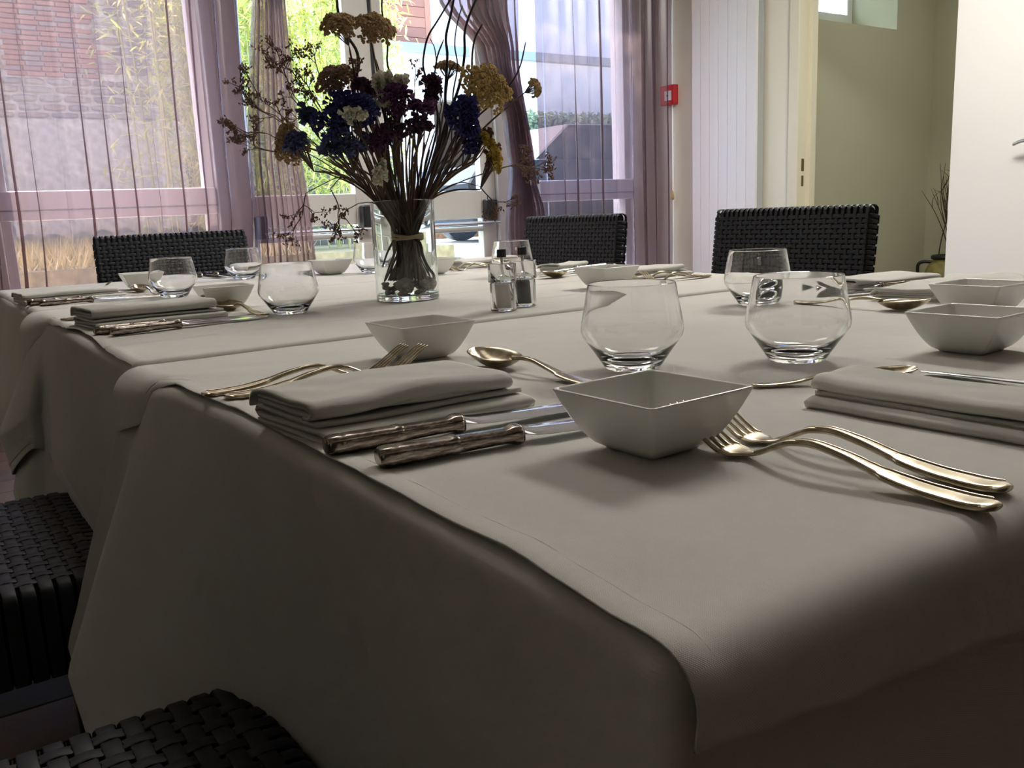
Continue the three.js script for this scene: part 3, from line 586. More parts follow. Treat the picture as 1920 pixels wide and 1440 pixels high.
// bowls: square, sides bulging, near-sharp corners
const bowlGeo = (() => {
  const prof = (t) => 0.0215 + (0.0445 - 0.0215) * Math.pow(t, 0.62);   // half-width at height t
  const ring = (hw, y, r) => { const p = []; for (const [sx, sz] of [[1, 1], [-1, 1], [-1, -1], [1, -1]]) { const a0 = Math.atan2(sz, sx) - Math.PI / 4; for (let k = 0; k <= 4; k++) { const a = a0 + k / 4 * Math.PI / 2; p.push(V3(sx * (hw - r) + Math.cos(a) * r, y, sz * (hw - r) + Math.sin(a) * r)); } const e = p[p.length - 1]; }
    const q = []; for (let i = 0; i < p.length; i++) { q.push(p[i]); if (i % 5 === 4) { const b = p[(i + 1) % p.length]; for (let k = 1; k < 6; k++) q.push(p[i].clone().lerp(b, k / 6)); } } return q; };
  const H = 0.039, th = 0.0028, R = [];
  R.push(ring(0.0185, 0.0012, 0.003)); R.push(ring(0.0195, 0, 0.003)); R.push(ring(0.0213, 0.0006, 0.003));
  for (let k = 0; k <= 12; k++) { const t = k / 12; R.push(ring(prof(t), 0.0012 + t * (H - 0.002), 0.0032)); }
  R.push(ring(0.0445 - 0.0005, H - 0.0002, 0.0032)); R.push(ring(0.0445 - th / 2, H, 0.003)); R.push(ring(0.0445 - th + 0.0004, H - 0.0004, 0.0028));
  for (let k = 12; k >= 1; k--) { const t = k / 12; R.push(ring(prof(t) - th, 0.003 + t * (H - 0.0042), 0.004)); }
  R.push(ring(0.017, 0.0042, 0.006)); R.push(ring(0.008, 0.0036, 0.006));
  return loft(R.reverse());
})();
[['white square bowl in front of the nearest tumbler, beside two forks at the corner', 0.1765, 0.199, 0.03],
  ['white square bowl behind the fork tips of the nearest folded napkin', 0.251, 0.634, -0.02],
  ['white square bowl beyond the napkin with the two bright knife blades', 0.634, 0.243, 0.03],
  ['white square bowl partly out of view, behind another white bowl', 0.895, 0.372, 0.0],
  ['white square bowl with a spoon leaning in front of it', 0.263, 1.378, -0.06],
  ['white square bowl in front of the black chair by the left windows', 0.262, 2.03, -0.06],
  ['white square bowl in front of a napkin, beside the middle black chair', 0.868, 1.048, 0.0],
  ['white square bowl under the bunched curtain, by the flower vase', 0.738, 2.02, 0.1],
  ['white square bowl showing only behind the flower vase', 0.872, 1.708, 0.05]].forEach(([label, u, v, a]) => {
  const b = thing('bowl', label, 'bowl', Pt(u, v), a, 'square bowls'); part(b, 'body', bowlGeo, M.porcelain);
});
// tumblers
const tumblerGeo = (() => {
  const o = [[0, 0.0012], [0.020, 0.0012], [0.0235, 0], [0.0262, 0.0016], [0.0300, 0.0075], [0.0375, 0.0185], [0.0440, 0.0275], [0.0468, 0.0320], [0.0477, 0.0365], [0.0474, 0.0410], [0.0462, 0.0480], [0.0435, 0.0630], [0.0405, 0.0793], [0.0400, 0.0801], [0.0393, 0.0796],
    [0.0422, 0.0630], [0.0449, 0.0480], [0.0460, 0.0410], [0.0462, 0.0365], [0.0452, 0.0325], [0.0422, 0.0275], [0.0350, 0.0180], [0.0270, 0.0110], [0.0180, 0.0085], [0.008, 0.0076], [0, 0.0074]];
  return new THREE.LatheGeometry(o.map((p) => new THREE.Vector2(...p)), 64);
})();
[['clear tumbler nearest the camera, right behind the nearest white bowl', 0.355, 0.413], ['clear tumbler standing before another tumbler and the large black chair', 0.486, 0.329], ['clear tumbler whose rim stands against the large black chair', 0.825, 0.661],
  ['clear tumbler between the spoon by the bowl and the flower vase', 0.304, 1.165], ['clear tumbler before the far black chair, knife handles seen through it', 0.256, 1.699], ['clear tumbler with a folded napkin seen through it at the table end', 0.529, 2.097],
  ['clear tumbler behind the salt and pepper mills', 0.944, 1.462], ['clear tumbler half hidden behind the flower vase, by the bowl under the curtain', 0.818, 1.935]].forEach(([label, u, v]) => {
  const g = thing('tumbler', label, 'glass', Pt(u, v, 0.0004), 0, 'stemless tumblers'); part(g, 'body', tumblerGeo, M.glass);
});
// cutlery: lengths along local +x from the handle's end, lying on the cloth
function strip(stations_, prof, width, thick, dome = 0.4, m = 10) { // a strip along x; prof: height of its underside, width and thickness along x
  return loft(stations_.map((x) => { const w = width(x) / 2, th = thick(x), y = prof(x), r = []; for (let k = 0; k < m; k++) { const a = k / m * 2 * Math.PI, c = Math.cos(a), s = Math.sin(a); const px = Math.sign(c) * Math.pow(Math.abs(c), 0.6) * w, py = s * th / 2 * (s > 0 ? 1 + dome : 1); r.push(V3(x, y + th / 2 + py, px)); } return r; }));
}
const lsp = (a, b, n) => Array.from({ length: n + 1 }, (_, i) => lerp(a, b, i / n));
const handleW = [[0, 0.010], [0.0025, 0.0155], [0.008, 0.0188], [0.02, 0.0190], [0.045, 0.0172], [0.056, 0.0150], [0.0585, 0.0118], [0.066, 0.0104], [0.09, 0.0074], [0.115, 0.0056], [0.14, 0.0052]];
const handleT = [[0, 0.0026], [0.004, 0.0034], [0.05, 0.0028], [0.09, 0.0034], [0.12, 0.0036], [0.15, 0.003]];
const handleY = (k = 1) => [[0, 0.0012], [0.012, 0.0], [0.03, 0.001 * k], [0.055, 0.0046 * k], [0.08, 0.0105 * k], [0.10, 0.0132 * k], [0.112, 0.0118 * k], [0.124, 0.0066 * k], [0.136, 0.0014], [0.148, 0.0]];
const hs = [...lsp(0, 0.02, 8), ...lsp(0.024, 0.054, 7), ...lsp(0.056, 0.062, 4), ...lsp(0.066, 0.136, 18)];
const smooth = cs, bentY = cs(handleY());
const bead = (side) => tube(hs.slice(2, 34).map((x) => V3(x, bentY(x) + ps(handleT, x) * 1.12, side * (pl(handleW, x) / 2 - 0.0014))), 0.0006, 60, 5);
const handleGeo = merge([strip(hs, smooth(handleY()), (x) => pl(handleW, x), (x) => pl(handleT, x)), bead(1), bead(-1)]);
const forkY = smooth([[0.130, 0.0038], [0.136, 0.0014], [0.146, 0.0], [0.156, 0.0012], [0.166, 0.0062], [0.178, 0.0142], [0.190, 0.0225], [0.194, 0.0245]]);
const headGeo = strip(lsp(0.130, 0.1565, 14), forkY, (x) => ps([[0.130, 0.0053], [0.140, 0.009], [0.150, 0.0225], [0.157, 0.0235]], x), (x) => 0.0025, 0.2);
const tineGeo = strip(lsp(0.155, 0.194, 12), forkY, (x) => lerp(0.0034, 0.0019, (x - 0.155) / 0.04), (x) => lerp(0.0025, 0.0015, (x - 0.155) / 0.04), 0.2, 8);
function fork(label, end, tip, pitch = 0) {
  const f = thing('fork', label, 'fork', Pt(end[0], end[1], 0.0003), Math.atan2(tip[1] - end[1], tip[0] - end[0]), 'table forks');
  part(f, 'handle', handleGeo, M.gilt); part(f, 'head', headGeo, M.gilt);
  for (let k = 0; k < 4; k++) { const t = part(f, 'tine', tineGeo, M.gilt); t.position.z = (k - 1.5) * 0.0062; }
  return f;
}
const spoonY = smooth([[0.120, 0.0076], [0.130, 0.006], [0.140, 0.0066]]);
const spoonBowl = (() => { // an oval bowl, closed sheet with an inner face
  const L0 = 0.124, L1 = 0.190, n = 20, m = 14;
  return sheet((s, t) => {
    const x = lerp(L0, L1, t), k = (t - 0.5) * 2, w = 0.0205 * Math.sqrt(Math.max(0, 1 - Math.pow(Math.abs(k), 2.3))) * (1 - 0.10 * k) + 0.0015, c = (s - 0.5) * 2;
    const depth = 0.0125 * Math.pow(Math.max(0, 1 - k * k), 0.8), y = 0.0012 + lerp(0.0095, 0.0150, t) - depth * (1 - c * c * 0.98);
    return [x, y, c * w, s * 0.04, t * 0.06];
  }, m, n, 0.0015);
})();
function spoon(label, end, tip) {
  const f = thing('spoon', label, 'spoon', Pt(end[0], end[1], 0.0003), Math.atan2(tip[1] - end[1], tip[0] - end[0]), 'dessert spoons');
  part(f, 'handle', spoonHandle, M.gilt); part(f, 'bowl', spoonBowl, M.gilt);
  return f;
}
const spoonHandle = (() => { const ys = smooth([[0, 0.0012], [0.012, 0.0], [0.03, 0.0008], [0.055, 0.0036], [0.08, 0.0085], [0.098, 0.0115], [0.11, 0.0118], [0.12, 0.0105], [0.130, 0.0098]]); const st = hs.filter((x) => x < 0.131); return strip(st, ys, (x) => pl(handleW, x) * 0.92, (x) => pl(handleT, x)); })();
// knives: hollow moulded handle, ferrule, blade lying nearly flat
const khW = [[0, 0.0125], [0.002, 0.0155], [0.006, 0.0172], [0.010, 0.0172], [0.0115, 0.0160], [0.014, 0.0170], [0.03, 0.0160], [0.047, 0.0150], [0.0485, 0.0163], [0.0515, 0.0163], [0.053, 0.0140], [0.085, 0.0128], [0.089, 0.0138], [0.092, 0.0165], [0.0955, 0.0175], [0.0975, 0.0165]];
const knifeHandle = (() => {
  const st = [0, 0.001, 0.002, 0.004, 0.006, 0.0085, 0.010, 0.0115, 0.013, 0.016, 0.022, 0.03, 0.038, 0.0465, 0.048, 0.05, 0.052, 0.0535, 0.06, 0.07, 0.08, 0.0855, 0.0885, 0.0905, 0.092, 0.094, 0.0955, 0.0975];
  return loft(st.map((x) => { const w = pl(khW, x) / 2, h = w * 0.74, r = [], y = 0.0066; const oct = [[1, 0.45], [0.86, 0.62], [0.78, 0.66], [0.70, 0.92], [0.45, 1], [-0.45, 1], [-0.70, 0.92], [-0.78, 0.66], [-0.86, 0.62], [-1, 0.45], [-1, -0.45], [-0.82, -0.7], [-0.5, -1], [0.5, -1], [0.82, -0.7], [1, -0.45]]; for (const [a, b] of oct) r.push(V3(x, y + b * h, a * w)); return r.reverse(); }));
})();
const bladeGeo = (() => {
  const st = [0.096, 0.098, 0.101, 0.104, 0.108, ...lsp(0.114, 0.20, 10), 0.212, 0.222, 0.229, 0.234, 0.237, 0.2385];
  const W_ = [[0.096, 0.010], [0.101, 0.0105], [0.106, 0.0155], [0.114, 0.0178], [0.15, 0.0182], [0.2, 0.0185], [0.222, 0.0165], [0.234, 0.0095], [0.2385, 0.003]], Tt = [[0.096, 0.0078], [0.101, 0.0062], [0.106, 0.0036], [0.114, 0.0028], [0.2385, 0.0010]];
  return loft(st.map((x) => { const w = pl(W_, x), t = pl(Tt, x) / 2, y = lerp(0.0066, 0.0022, clamp((x - 0.1) / 0.13, 0, 1)), z0 = -0.0085, tilt = 0.10; return [[0, -t], [0, t], [0.35, t * 0.95], [0.7, t * 0.55], [1, t * 0.1], [1, -t * 0.1], [0.7, -t * 0.55], [0.35, -t * 0.95]].map(([a, b]) => V3(x, y + b - (a - 0.5) * w * tilt, z0 + a * w)); }));
})();
function knife(label, end, tip) {
  const k = thing('knife', label, 'knife', Pt(end[0], end[1], 0.0002), Math.atan2(tip[1] - end[1], tip[0] - end[0]), 'table knives');
  part(k, 'handle', knifeHandle, M.handle, 'tarnished silver handle'); part(k, 'blade', bladeGeo, M.steel);
  return k;
}
fork('silver fork beside the nearest bowl, the one closer to the table edge', [0.213, 0.004], [0.200, 0.193]);
fork('silver fork beside the nearest bowl, the one closer to the napkin', [0.243, 0.014], [0.232, 0.203]);
fork('silver fork behind the nearest folded napkin, the one farther from it', [0.006, 0.590], [0.186, 0.572]);
fork('silver fork behind the nearest folded napkin, the one partly covered by it', [0.018, 0.562], [0.215, 0.556]);
fork('silver fork behind the second folded napkin, its handle end showing near the table edge', [0.002, 1.405], [0.19, 1.388]);
fork('silver fork behind the second folded napkin, its tines in front of the bowl', [0.030, 1.365], [0.22, 1.356]);
fork('silver fork beside the bowl at the middle black chair, the one closer to the camera', [1.128, 1.035], [0.94, 1.025]);
fork('silver fork beside the bowl at the middle black chair, the one closer to its napkin', [1.128, 1.065], [0.94, 1.07]);
fork('silver fork behind the third napkin, its end at the table edge by the windows', [-0.002, 2.005], [0.188, 2.0]);
fork('silver fork beside the bowl hidden by the vase, the nearer one', [1.12, 1.745], [0.95, 1.735]);
fork('silver fork beside the bowl hidden by the vase, the one under its napkin', [1.12, 1.785], [0.95, 1.775]);
spoon('dessert spoon with its bowl beyond the nearest folded napkin', [0.275, 0.362], [0.268, 0.548]);
spoon('dessert spoon whose handle passes behind the nearest bowl to the front napkin', [0.361, 0.276], [0.470, 0.200]).scale.setScalar(0.7);
spoon('dessert spoon resting its bowl against the second white bowl on the left', [0.262, 1.160], [0.248, 1.345]);
spoon('dessert spoon beside the tumbler near the windows, in front of a bowl', [0.247, 1.775], [0.233, 1.96]);
spoon('dessert spoon lying in front of the white napkins at the far side of the table', [0.853, 0.617], [0.880, 0.435]);
spoon('dessert spoon beyond the salt and pepper mills, by the two distant blades', [1.115, 1.335], [0.935, 1.325]);
knife('knife beside the nearest napkin, the one closer to the napkin', [0.012, 0.326], [0.25, 0.309]);
knife('knife beside the nearest napkin, the one closer to the table corner', [0.025, 0.277], [0.262, 0.250]);
knife('knife beside the second napkin, the one closer to the napkin', [0.010, 1.142], [0.25, 1.160]);
knife('knife beside the second napkin, the one closer to the camera', [0.025, 1.108], [0.265, 1.140]);
knife('knife beside the napkin nearest the windows, the one closer to it', [-0.006, 1.79], [0.234, 1.775]);
knife('knife beside the napkin nearest the windows, the one closer to the camera', [0.010, 1.745], [0.25, 1.735]);
knife('knife at the near side whose blade lies apart from the front napkin', [0.482, -0.026], [0.504, 0.212]);
knife('knife at the near side whose blade touches the front napkin', [0.442, 0.002], [0.462, 0.239]);
knife('knife at the table end seen through the tumbler, the one closer to its bowl', [0.462, 2.425], [0.505, 2.19]);
knife('knife at the table end seen through the tumbler, the one closer to its napkin', [0.505, 2.42], [0.548, 2.19]);
knife('knife beyond the mills with its blade lying before the middle black chair, farther one', [1.200, 1.435], [0.962, 1.43]);
knife('knife beyond the mills with its blade lying before the middle black chair, nearer one', [1.195, 1.395], [0.957, 1.385]);
knife('knife in front of the white napkins at the large black chair, darker blade', [1.175, 0.605], [0.952, 0.678]);
knife('knife in front of the white napkins at the large black chair, under the napkin fold', [1.170, 0.570], [0.955, 0.640]);
// napkins: a cloth folded in layers; each layer is a band along a folded path, carried along local x
function napkin(label, u, v, turn, o = {}) {
  const { L = 0.165, D = 0.105, top = 0.96, skew = 0.012, k = 0, lift = 1.15 } = o;
  const n = thing('napkin', label, 'napkin', Pt(u, v), turn, 'folded napkins');
  const layer = (path, len, x0, amp, sd) => {
    const c = new THREE.CatmullRomCurve3(path.map((p) => V3(p[0], p[1], 0)), false, 'centripetal');
    return sheet((s, t) => {
      const p = c.getPointAt(t), x = x0 + (s - 0.5) * len + skew * (p.x / D);
      const y = p.y * lift + amp * (p.y / 0.03) * (N(s * 2.3 + sd, t * 2.2, sd) + 0.5 * N(s * 5, t * 4, sd + 3)) + (p.y / 0.03) * 0.0016 * Math.sin(s * 5.5 + sd);
      return [x, Math.max(0.0012, y), p.x + 0.003 * N(s * 3, sd, 2) + 0.0022 * N(s * 2, t * 6, sd), x, t * 0.4];
    }, 30, 72, 0.0033);
  };
  const h = D / 2;
  // z towards the open loops
  part(n, 'lower_fold', layer([[-h, 0.0022], [0, 0.0020], [h - 0.005, 0.0022], [h, 0.0042], [h - 0.005, 0.0064], [0, 0.0062], [-h + 0.001, 0.0064], [-h - 0.003, 0.0085], [-h + 0.001, 0.0106], [0, 0.0106], [h - 0.016, 0.0110]], L, 0, 0.001, 3 + k), M.napkin);
  part(n, 'middle_fold', layer([[-h + 0.004, 0.0150], [0, 0.0146], [h - 0.024, 0.0150], [h - 0.020, 0.0163], [h - 0.026, 0.0186], [0, 0.0182], [-h + 0.003, 0.0186]], L * top * 0.99, -0.004, 0.0016, 7 + k), M.napkin);
  part(n, 'upper_fold', layer([[h - 0.030, 0.0148], [h - 0.020, 0.0160], [h - 0.0155, 0.0195], [h - 0.020, 0.0232], [h - 0.032, 0.0240], [0, 0.0236], [-h + 0.012, 0.0238], [-h + 0.001, 0.0222], [-h - 0.005, 0.0165], [-h - 0.006, 0.0120]], L * top, -0.006, 0.0026, 11 + k), M.napkin);
  return n;
}
napkin('folded white napkin in two thick layers beside the nearest pair of knives', 0.1, 0.398, -0.02, { L: 0.168, D: 0.112, k: 0 });
napkin('folded white napkin at the near side, lying in front of two bright knife blades', 0.374, 0.116, -Math.PI / 2 + 0.03, { L: 0.185, D: 0.085, k: 4, lift: 0.74 });
napkin('folded white napkin beside the second pair of knives, forks standing behind it', 0.112, 1.255, 0.02, { L: 0.19, D: 0.12, k: 9 });
napkin('folded white napkin nearest the windows, on the left edge of the table', 0.085, 1.885, -0.02, { L: 0.19, D: 0.13, k: 13, lift: 0.85 });
napkin('folded white napkin behind the tumbler at the table end', 0.625, 2.285, Math.PI / 2, { L: 0.18, D: 0.11, k: 17, lift: 0.95 });
napkin('folded white napkin behind the bowl at the middle black chair', 1.075, 1.165, 0.0, { L: 0.17, D: 0.1, k: 21, lift: 0.8 });
napkin('folded white napkin behind the spoon at the far side of the table', 1.065, 0.515, 0.12, { L: 0.19, D: 0.11, k: 25, lift: 0.72 });
napkin('rumpled white napkin in front of the large black chair', 1.14, 0.665, -0.3, { L: 0.17, D: 0.12, k: 29, lift: 0.7 });
napkin('white napkin peaked behind the rear of the two bowls, below the clay jar', 1.17, 0.5, 0.5, { L: 0.16, D: 0.12, k: 33, lift: 0.85 });
napkin('folded white napkin behind the flower vase, seen past its glass', 1.115, 1.85, 0, { L: 0.19, D: 0.11, k: 37, lift: 0.8 });
napkin('small white napkin beyond the mills at the foot of the middle black chair', 1.115, 1.475, 0.2, { L: 0.11, D: 0.07, k: 41, lift: 0.7 });
// salt and pepper mills of clear acrylic
function mill(label, u, v, turn, filling, fillName, fillLabel) {
  const m = thing('mill', label, 'mill', Pt(u, v, 0.0003), turn, 'clear mills');
  const ringS = (w, y, c) => { const p = []; for (const [x, z] of [[1, c], [c, 1], [-c, 1], [-1, c], [-1, -c], [-c, -1], [c, -1], [1, -c]]) p.push(V3(x * w, y, z * w)); return p.reverse(); };
  const shell = (w, y0, y1, wi, yi) => loft([ringS(w - 0.001, y0, 0.7), ringS(w, y0 + 0.001, 0.72), ringS(w, y1 - 0.001, 0.72), ringS(w - 0.001, y1, 0.7), ringS(wi, y1, 0.75), ringS(wi, yi, 0.75)]);
  part(m, 'lower_body', shell(0.0155, 0, 0.042, 0.0108, 0.004), M.acrylic);
  part(m, 'upper_body', shell(0.0172, 0.0425, 0.0705, 0.0125, 0.047), M.acrylic);
  part(m, fillName, at(new THREE.CylinderGeometry(0.0100, 0.0100, 0.034, 24), 0, 0.0215, 0), filling, fillLabel);
  part(m, 'shaft', at(new THREE.CylinderGeometry(0.0022, 0.0022, 0.032, 12), 0, 0.064, 0), M.pin);
  const knurl = new THREE.CylinderGeometry(0.0066, 0.0066, 0.0115, 36, 1), kp = knurl.attributes.position; for (let i = 0; i < kp.count; i++) { const a = Math.atan2(kp.getZ(i), kp.getX(i)), k = 1 + 0.05 * Math.sign(Math.sin(a * 18 + 0.1)); if (Math.hypot(kp.getX(i), kp.getZ(i)) > 0.004) { kp.setX(i, kp.getX(i) * k); kp.setZ(i, kp.getZ(i) * k); } }
  part(m, 'knob', at(knurl, 0, 0.0848, 0), M.blackPlastic);
}
mill('clear acrylic salt mill filled with white salt', 0.533, 0.892, 0.1, M.salt, 'salt', 'white salt');
mill('clear acrylic pepper mill filled with black peppercorns', 0.588, 0.917, 0.05, M.pepper, 'peppercorns', 'black peppercorns');

// ---------------------------------------------------------------- vase of dried flowers
{
  const VP = Pt(0.535, 1.20), VT = -0.4815;          // local x across the view from the near corner, z towards it
  const v = thing('vase', 'tall clear cylinder vase holding the dried flowers', 'vase', VP, VT);
  const pr = [[0, 0.0015], [0.045, 0.0015], [0.052, 0], [0.0548, 0.0015], [0.0555, 0.005], [0.0553, 0.1715], [0.0545, 0.1724], [0.0533, 0.1716], [0.0530, 0.012], [0.050, 0.0095], [0.03, 0.0085], [0, 0.008]];
  part(v, 'body', new THREE.LatheGeometry(pr.map((p) => new THREE.Vector2(...p)), 72), M.vaseGlass);
  const stoneC = [[0.30, 0.25, 0.19], [0.22, 0.17, 0.12], [0.42, 0.37, 0.29], [0.26, 0.19, 0.15]].map((c) => std(c, 0.8, { map: stoneTone }));
  const pebG = [0, 1, 2, 3].map((k) => { const g = new THREE.IcosahedronGeometry(1, 2), p = g.attributes.position; for (let i = 0; i < p.count; i++) { const f = 1 + 0.25 * N(p.getX(i) * 1.4 + k * 5, p.getY(i) * 1.4, p.getZ(i) * 1.4); p.setXYZ(i, p.getX(i) * f, p.getY(i) * f * 0.75, p.getZ(i) * f); } g.computeVertexNormals(); return g; });
  const peb = (x, y, z, s, k, label) => { const o = single('pebble', pebG[k % 4], stoneC[k % 4], label, 'pebble', VP.clone().add(V3(x, y, z).applyAxisAngle(V3(0, 1, 0), VT)), rr(0, 6), 'pebbles in the vase'); o.scale.setScalar(s); };
  peb(-0.004, 0.0265, 0.030, 0.0175, 0, 'largest brown pebble at the front of the vase, in its middle'); peb(0.036, 0.0270, 0.012, 0.0160, 2, 'large rounded pale pebble against the side of the vase by the mills');
  for (let i = 0; i < 46; i++) { const a = i * 2.4, r = 0.046 * Math.sqrt(((i * 7) % 46 + 0.5) / 46), y = 0.0135 + (i % 3) * 0.0075; peb(Math.cos(a) * r, y, Math.sin(a) * r, rr(0.0042, 0.0068), i, 'small brown pebble on the bottom of the vase'); }

  const stemM = [[0.12, 0.075, 0.05], [0.16, 0.10, 0.065], [0.09, 0.06, 0.045]].map((c) => std(c, 0.8));
  const C = { gold: std([0.46, 0.32, 0.11], 0.9), ochre: std([0.36, 0.235, 0.11], 0.9), brown: std([0.25, 0.155, 0.10], 0.9), blue: std([0.075, 0.075, 0.26], 0.9), slate: std([0.16, 0.18, 0.34], 0.9), violet: std([0.19, 0.075, 0.18], 0.9), wine: std([0.15, 0.07, 0.115], 0.9), cream: std([0.88, 0.84, 0.70], 0.9), yellow: std([0.62, 0.45, 0.10], 0.9), bud: std([0.19, 0.105, 0.075], 0.9), twig: std([0.030, 0.026, 0.026], 0.7), raffia: std([0.52, 0.40, 0.24], 0.8) };
  const jit = (s) => V3(rr(-s, s), rr(-s, s), rr(-s, s));
  // a stem from the pebbles through the tie and the rim to its tip
  function stemPath(tip, loose = 1) {
    const a = rr(0, 6.28), b = rr(0.012, 0.040), foot = V3(Math.cos(a) * b - tip.x * 0.06, 0.034, Math.sin(a) * b - tip.z * 0.06);
    const ta = rr(0, 6.28), tr = 0.019 * Math.sqrt(rnd()), tie = V3(0.006 + Math.cos(ta) * tr, 0.106, Math.sin(ta) * tr);
    const k = 0.046 / Math.max(0.046, Math.hypot(tip.x * 0.42, tip.z * 0.42)), rim = V3(tip.x * 0.42 * k + 0.003, 0.172, tip.z * 0.42 * k).add(V3(rr(-0.004, 0.004), 0, rr(-0.004, 0.004)));
    const mid = rim.clone().lerp(tip, 0.5).add(V3(0, 0.012 * loose, 0)).add(jit(0.008 * loose));
    return [foot, foot.clone().lerp(tie, 0.55).add(jit(0.002)), tie, rim, mid, tip];
  }
  const flower = (name, label, category, group) => thing(name, label, category, VP, VT, group);
  const bead = new THREE.IcosahedronGeometry(1, 0);
  const basis = (n) => { const a = V3(0, 1, 0).cross(n); if (a.length() < 0.1) a.set(1, 0, 0); a.normalize(); return [a, n.clone().cross(a)]; };
  function yarrow(label, p, n, rx, ry, m, count = 330, roll = 0) {
    count = Math.round(count * 1.5);
    const f = flower('yarrow', label, 'dried flower', 'dried yarrow heads'), nn = V3(...n).normalize(), [e1, e2] = basis(nn), tip = V3(...p), gs = [];
    const ca = Math.cos(roll), sa = Math.sin(roll), E1 = e1.clone().multiplyScalar(ca).addScaledVector(e2, sa), E2 = e2.clone().multiplyScalar(ca).addScaledVector(e1, -sa);
    const sub = []; for (let i = 0; i < 15; i++) { const r = Math.sqrt((i + 0.5) / 15) * 0.82, a = i * 2.4; sub.push([Math.cos(a) * r, Math.sin(a) * r, rr(-0.12, 0.12)]); }
    for (let i = 0; i < count; i++) {
      const s = sub[i % 15], r = 0.34 * Math.sqrt(rnd()), a = rr(0, 6.28), x = s[0] + Math.cos(a) * r, y = s[1] + Math.sin(a) * r, d = x * x + y * y;
      const q = tip.clone().addScaledVector(E1, x * rx).addScaledVector(E2, y * ry).addScaledVector(nn, rx * (0.30 * (1 - d) + s[2] + 0.12 * (1 - (r / 0.34) ** 2) - 0.05) + rr(-0.0012, 0.0012)), k = rr(0.0021, 0.0034);
      gs.push(at(bead.clone().scale(k, k, k), q.x, q.y, q.z, rr(0, 3), rr(0, 3), 0));
    }
    part(f, 'head', merge(gs), m);
    const root = tip.clone().addScaledVector(nn, -rx * 0.75), br = sub.map((s) => { const q = tip.clone().addScaledVector(E1, s[0] * rx).addScaledVector(E2, s[1] * ry).addScaledVector(nn, rx * 0.12); return tube([root, root.clone().lerp(q, 0.55).addScaledVector(nn, -0.002), q], 0.0008, 5, 4, 0.0006); });
    part(f, 'stem', merge([tube(stemPath(root), 0.0021, 36, 6, 0.0016), ...br]), stemM[Math.floor(rnd() * 3)]);
  }
  const cup = (() => { const g = new THREE.CylinderGeometry(0.0042, 0.0011, 0.0085, 7, 1, true), p = g.attributes.position; for (let i = 0; i < p.count; i++) if (p.getY(i) > 0) { const k = i % 2 ? 1.25 : 0.85; p.setX(i, p.getX(i) * k); p.setZ(i, p.getZ(i) * k); } g.computeVertexNormals(); return g; })();
  function statice(label, p, r, m, count, n = [0, 0.5, 1], calyx = null) {
    const f = flower('statice', label, 'dried flower', 'dried statice heads'), tip = V3(...p), gs = [], nn = V3(...n).normalize(), q = new THREE.Quaternion(), up = V3(0, 1, 0), R = V3(...r).multiplyScalar(1.12), tw = [], c2 = [];
    const lobes = []; for (let i = 0; i < 9; i++) lobes.push(V3(rr(-1, 1) * R.x * 0.62, rr(-1, 1) * R.y * 0.62, rr(-1, 1) * R.z * 0.6));
    count = Math.round(count * 1.35);
    for (let i = 0; i < count; i++) {
      const l = lobes[i % 9], d = jit(1).addScaledVector(nn, 0.75).normalize(), k = rr(0.6, 1.05), o = tip.clone().add(l).add(V3(d.x * R.x, d.y * R.y, d.z * R.z).multiplyScalar(rr(0.3, 0.52)));
      q.setFromUnitVectors(up, d); const g = cup.clone().applyMatrix4(new THREE.Matrix4().compose(o, q, V3(k, k, k))); (calyx && i % 3 === 0 ? c2 : gs).push(g);
    }
    const root = tip.clone().add(V3(-tip.x * 0.14, -R.y - 0.022, -tip.z * 0.1));
    for (const l of lobes) tw.push(tube([root, root.clone().lerp(tip.clone().add(l), 0.6).add(jit(0.003)), tip.clone().add(l)], 0.0013, 6, 4, 0.0009));
    part(f, 'head', merge(gs), m); if (c2.length) part(f, 'calyx', merge(c2), calyx);
    part(f, 'stem', merge([tube(stemPath(root), 0.0022, 36, 6, 0.0017), ...tw]), stemM[Math.floor(rnd() * 3)]);
  }
  const budG = new THREE.OctahedronGeometry(1, 0);
  function spray(label, tip, dir, len, m, depth = 3, start = null, thick = 0.0012) {
    const f = flower('sea_lavender', label, 'dried flower', 'brown sea lavender sprays'), tw = [], buds = [], T = V3(...tip);
    const grow = (p, d, l, lev) => {
      const q = p.clone().addScaledVector(d, l).add(jit(0.1 * l)), mid = p.clone().lerp(q, 0.5).add(jit(0.06 * l)); tw.push(tube([p, mid, q], 0.0004 + lev * 0.00026, 5, 4, 0.0003 + lev * 0.0002));
      if (lev <= 0) { const k = 4 + Math.floor(rnd() * 3); for (let i = 0; i < k; i++) { const c = p.clone().lerp(q, 0.35 + 0.65 * i / (k - 1)).add(jit(0.0034)), s = rr(0.0011, 0.0019); buds.push(at(budG.clone().scale(s, s * 1.9, s), c.x, c.y, c.z, rr(-1, 1), 0, rr(-1, 1))); } return; }
      const k = 3; for (let i = 0; i < k; i++) { const e = d.clone().add(jit(0.75)).normalize(); grow(i < 1 ? q : p.clone().lerp(q, rr(0.45, 1)), e, l * rr(0.55, 0.8), lev - 1); }
    };
    const D = V3(...dir).normalize(); grow(T, D, len, depth);
    part(f, 'sprig', merge(tw), stemM[0]); part(f, 'buds', merge(buds), m);
    part(f, 'stem', tube(start ? start.map((q) => V3(...q)) : stemPath(T), thick, 36, 5, 0.0008), stemM[0]);
  }
  yarrow('broad brown yarrow head at the top of the bouquet, tilted like a plate', [-0.083, 0.456, 0.02], [-0.35, 0.75, 0.55], 0.047, 0.027, C.ochre, 420, -0.55);
  yarrow('brown yarrow head at the top of the bouquet, beside the tilted one', [-0.024, 0.450, 0.03], [0.35, 0.35, 0.85], 0.036, 0.031, C.ochre, 360, 0.2);
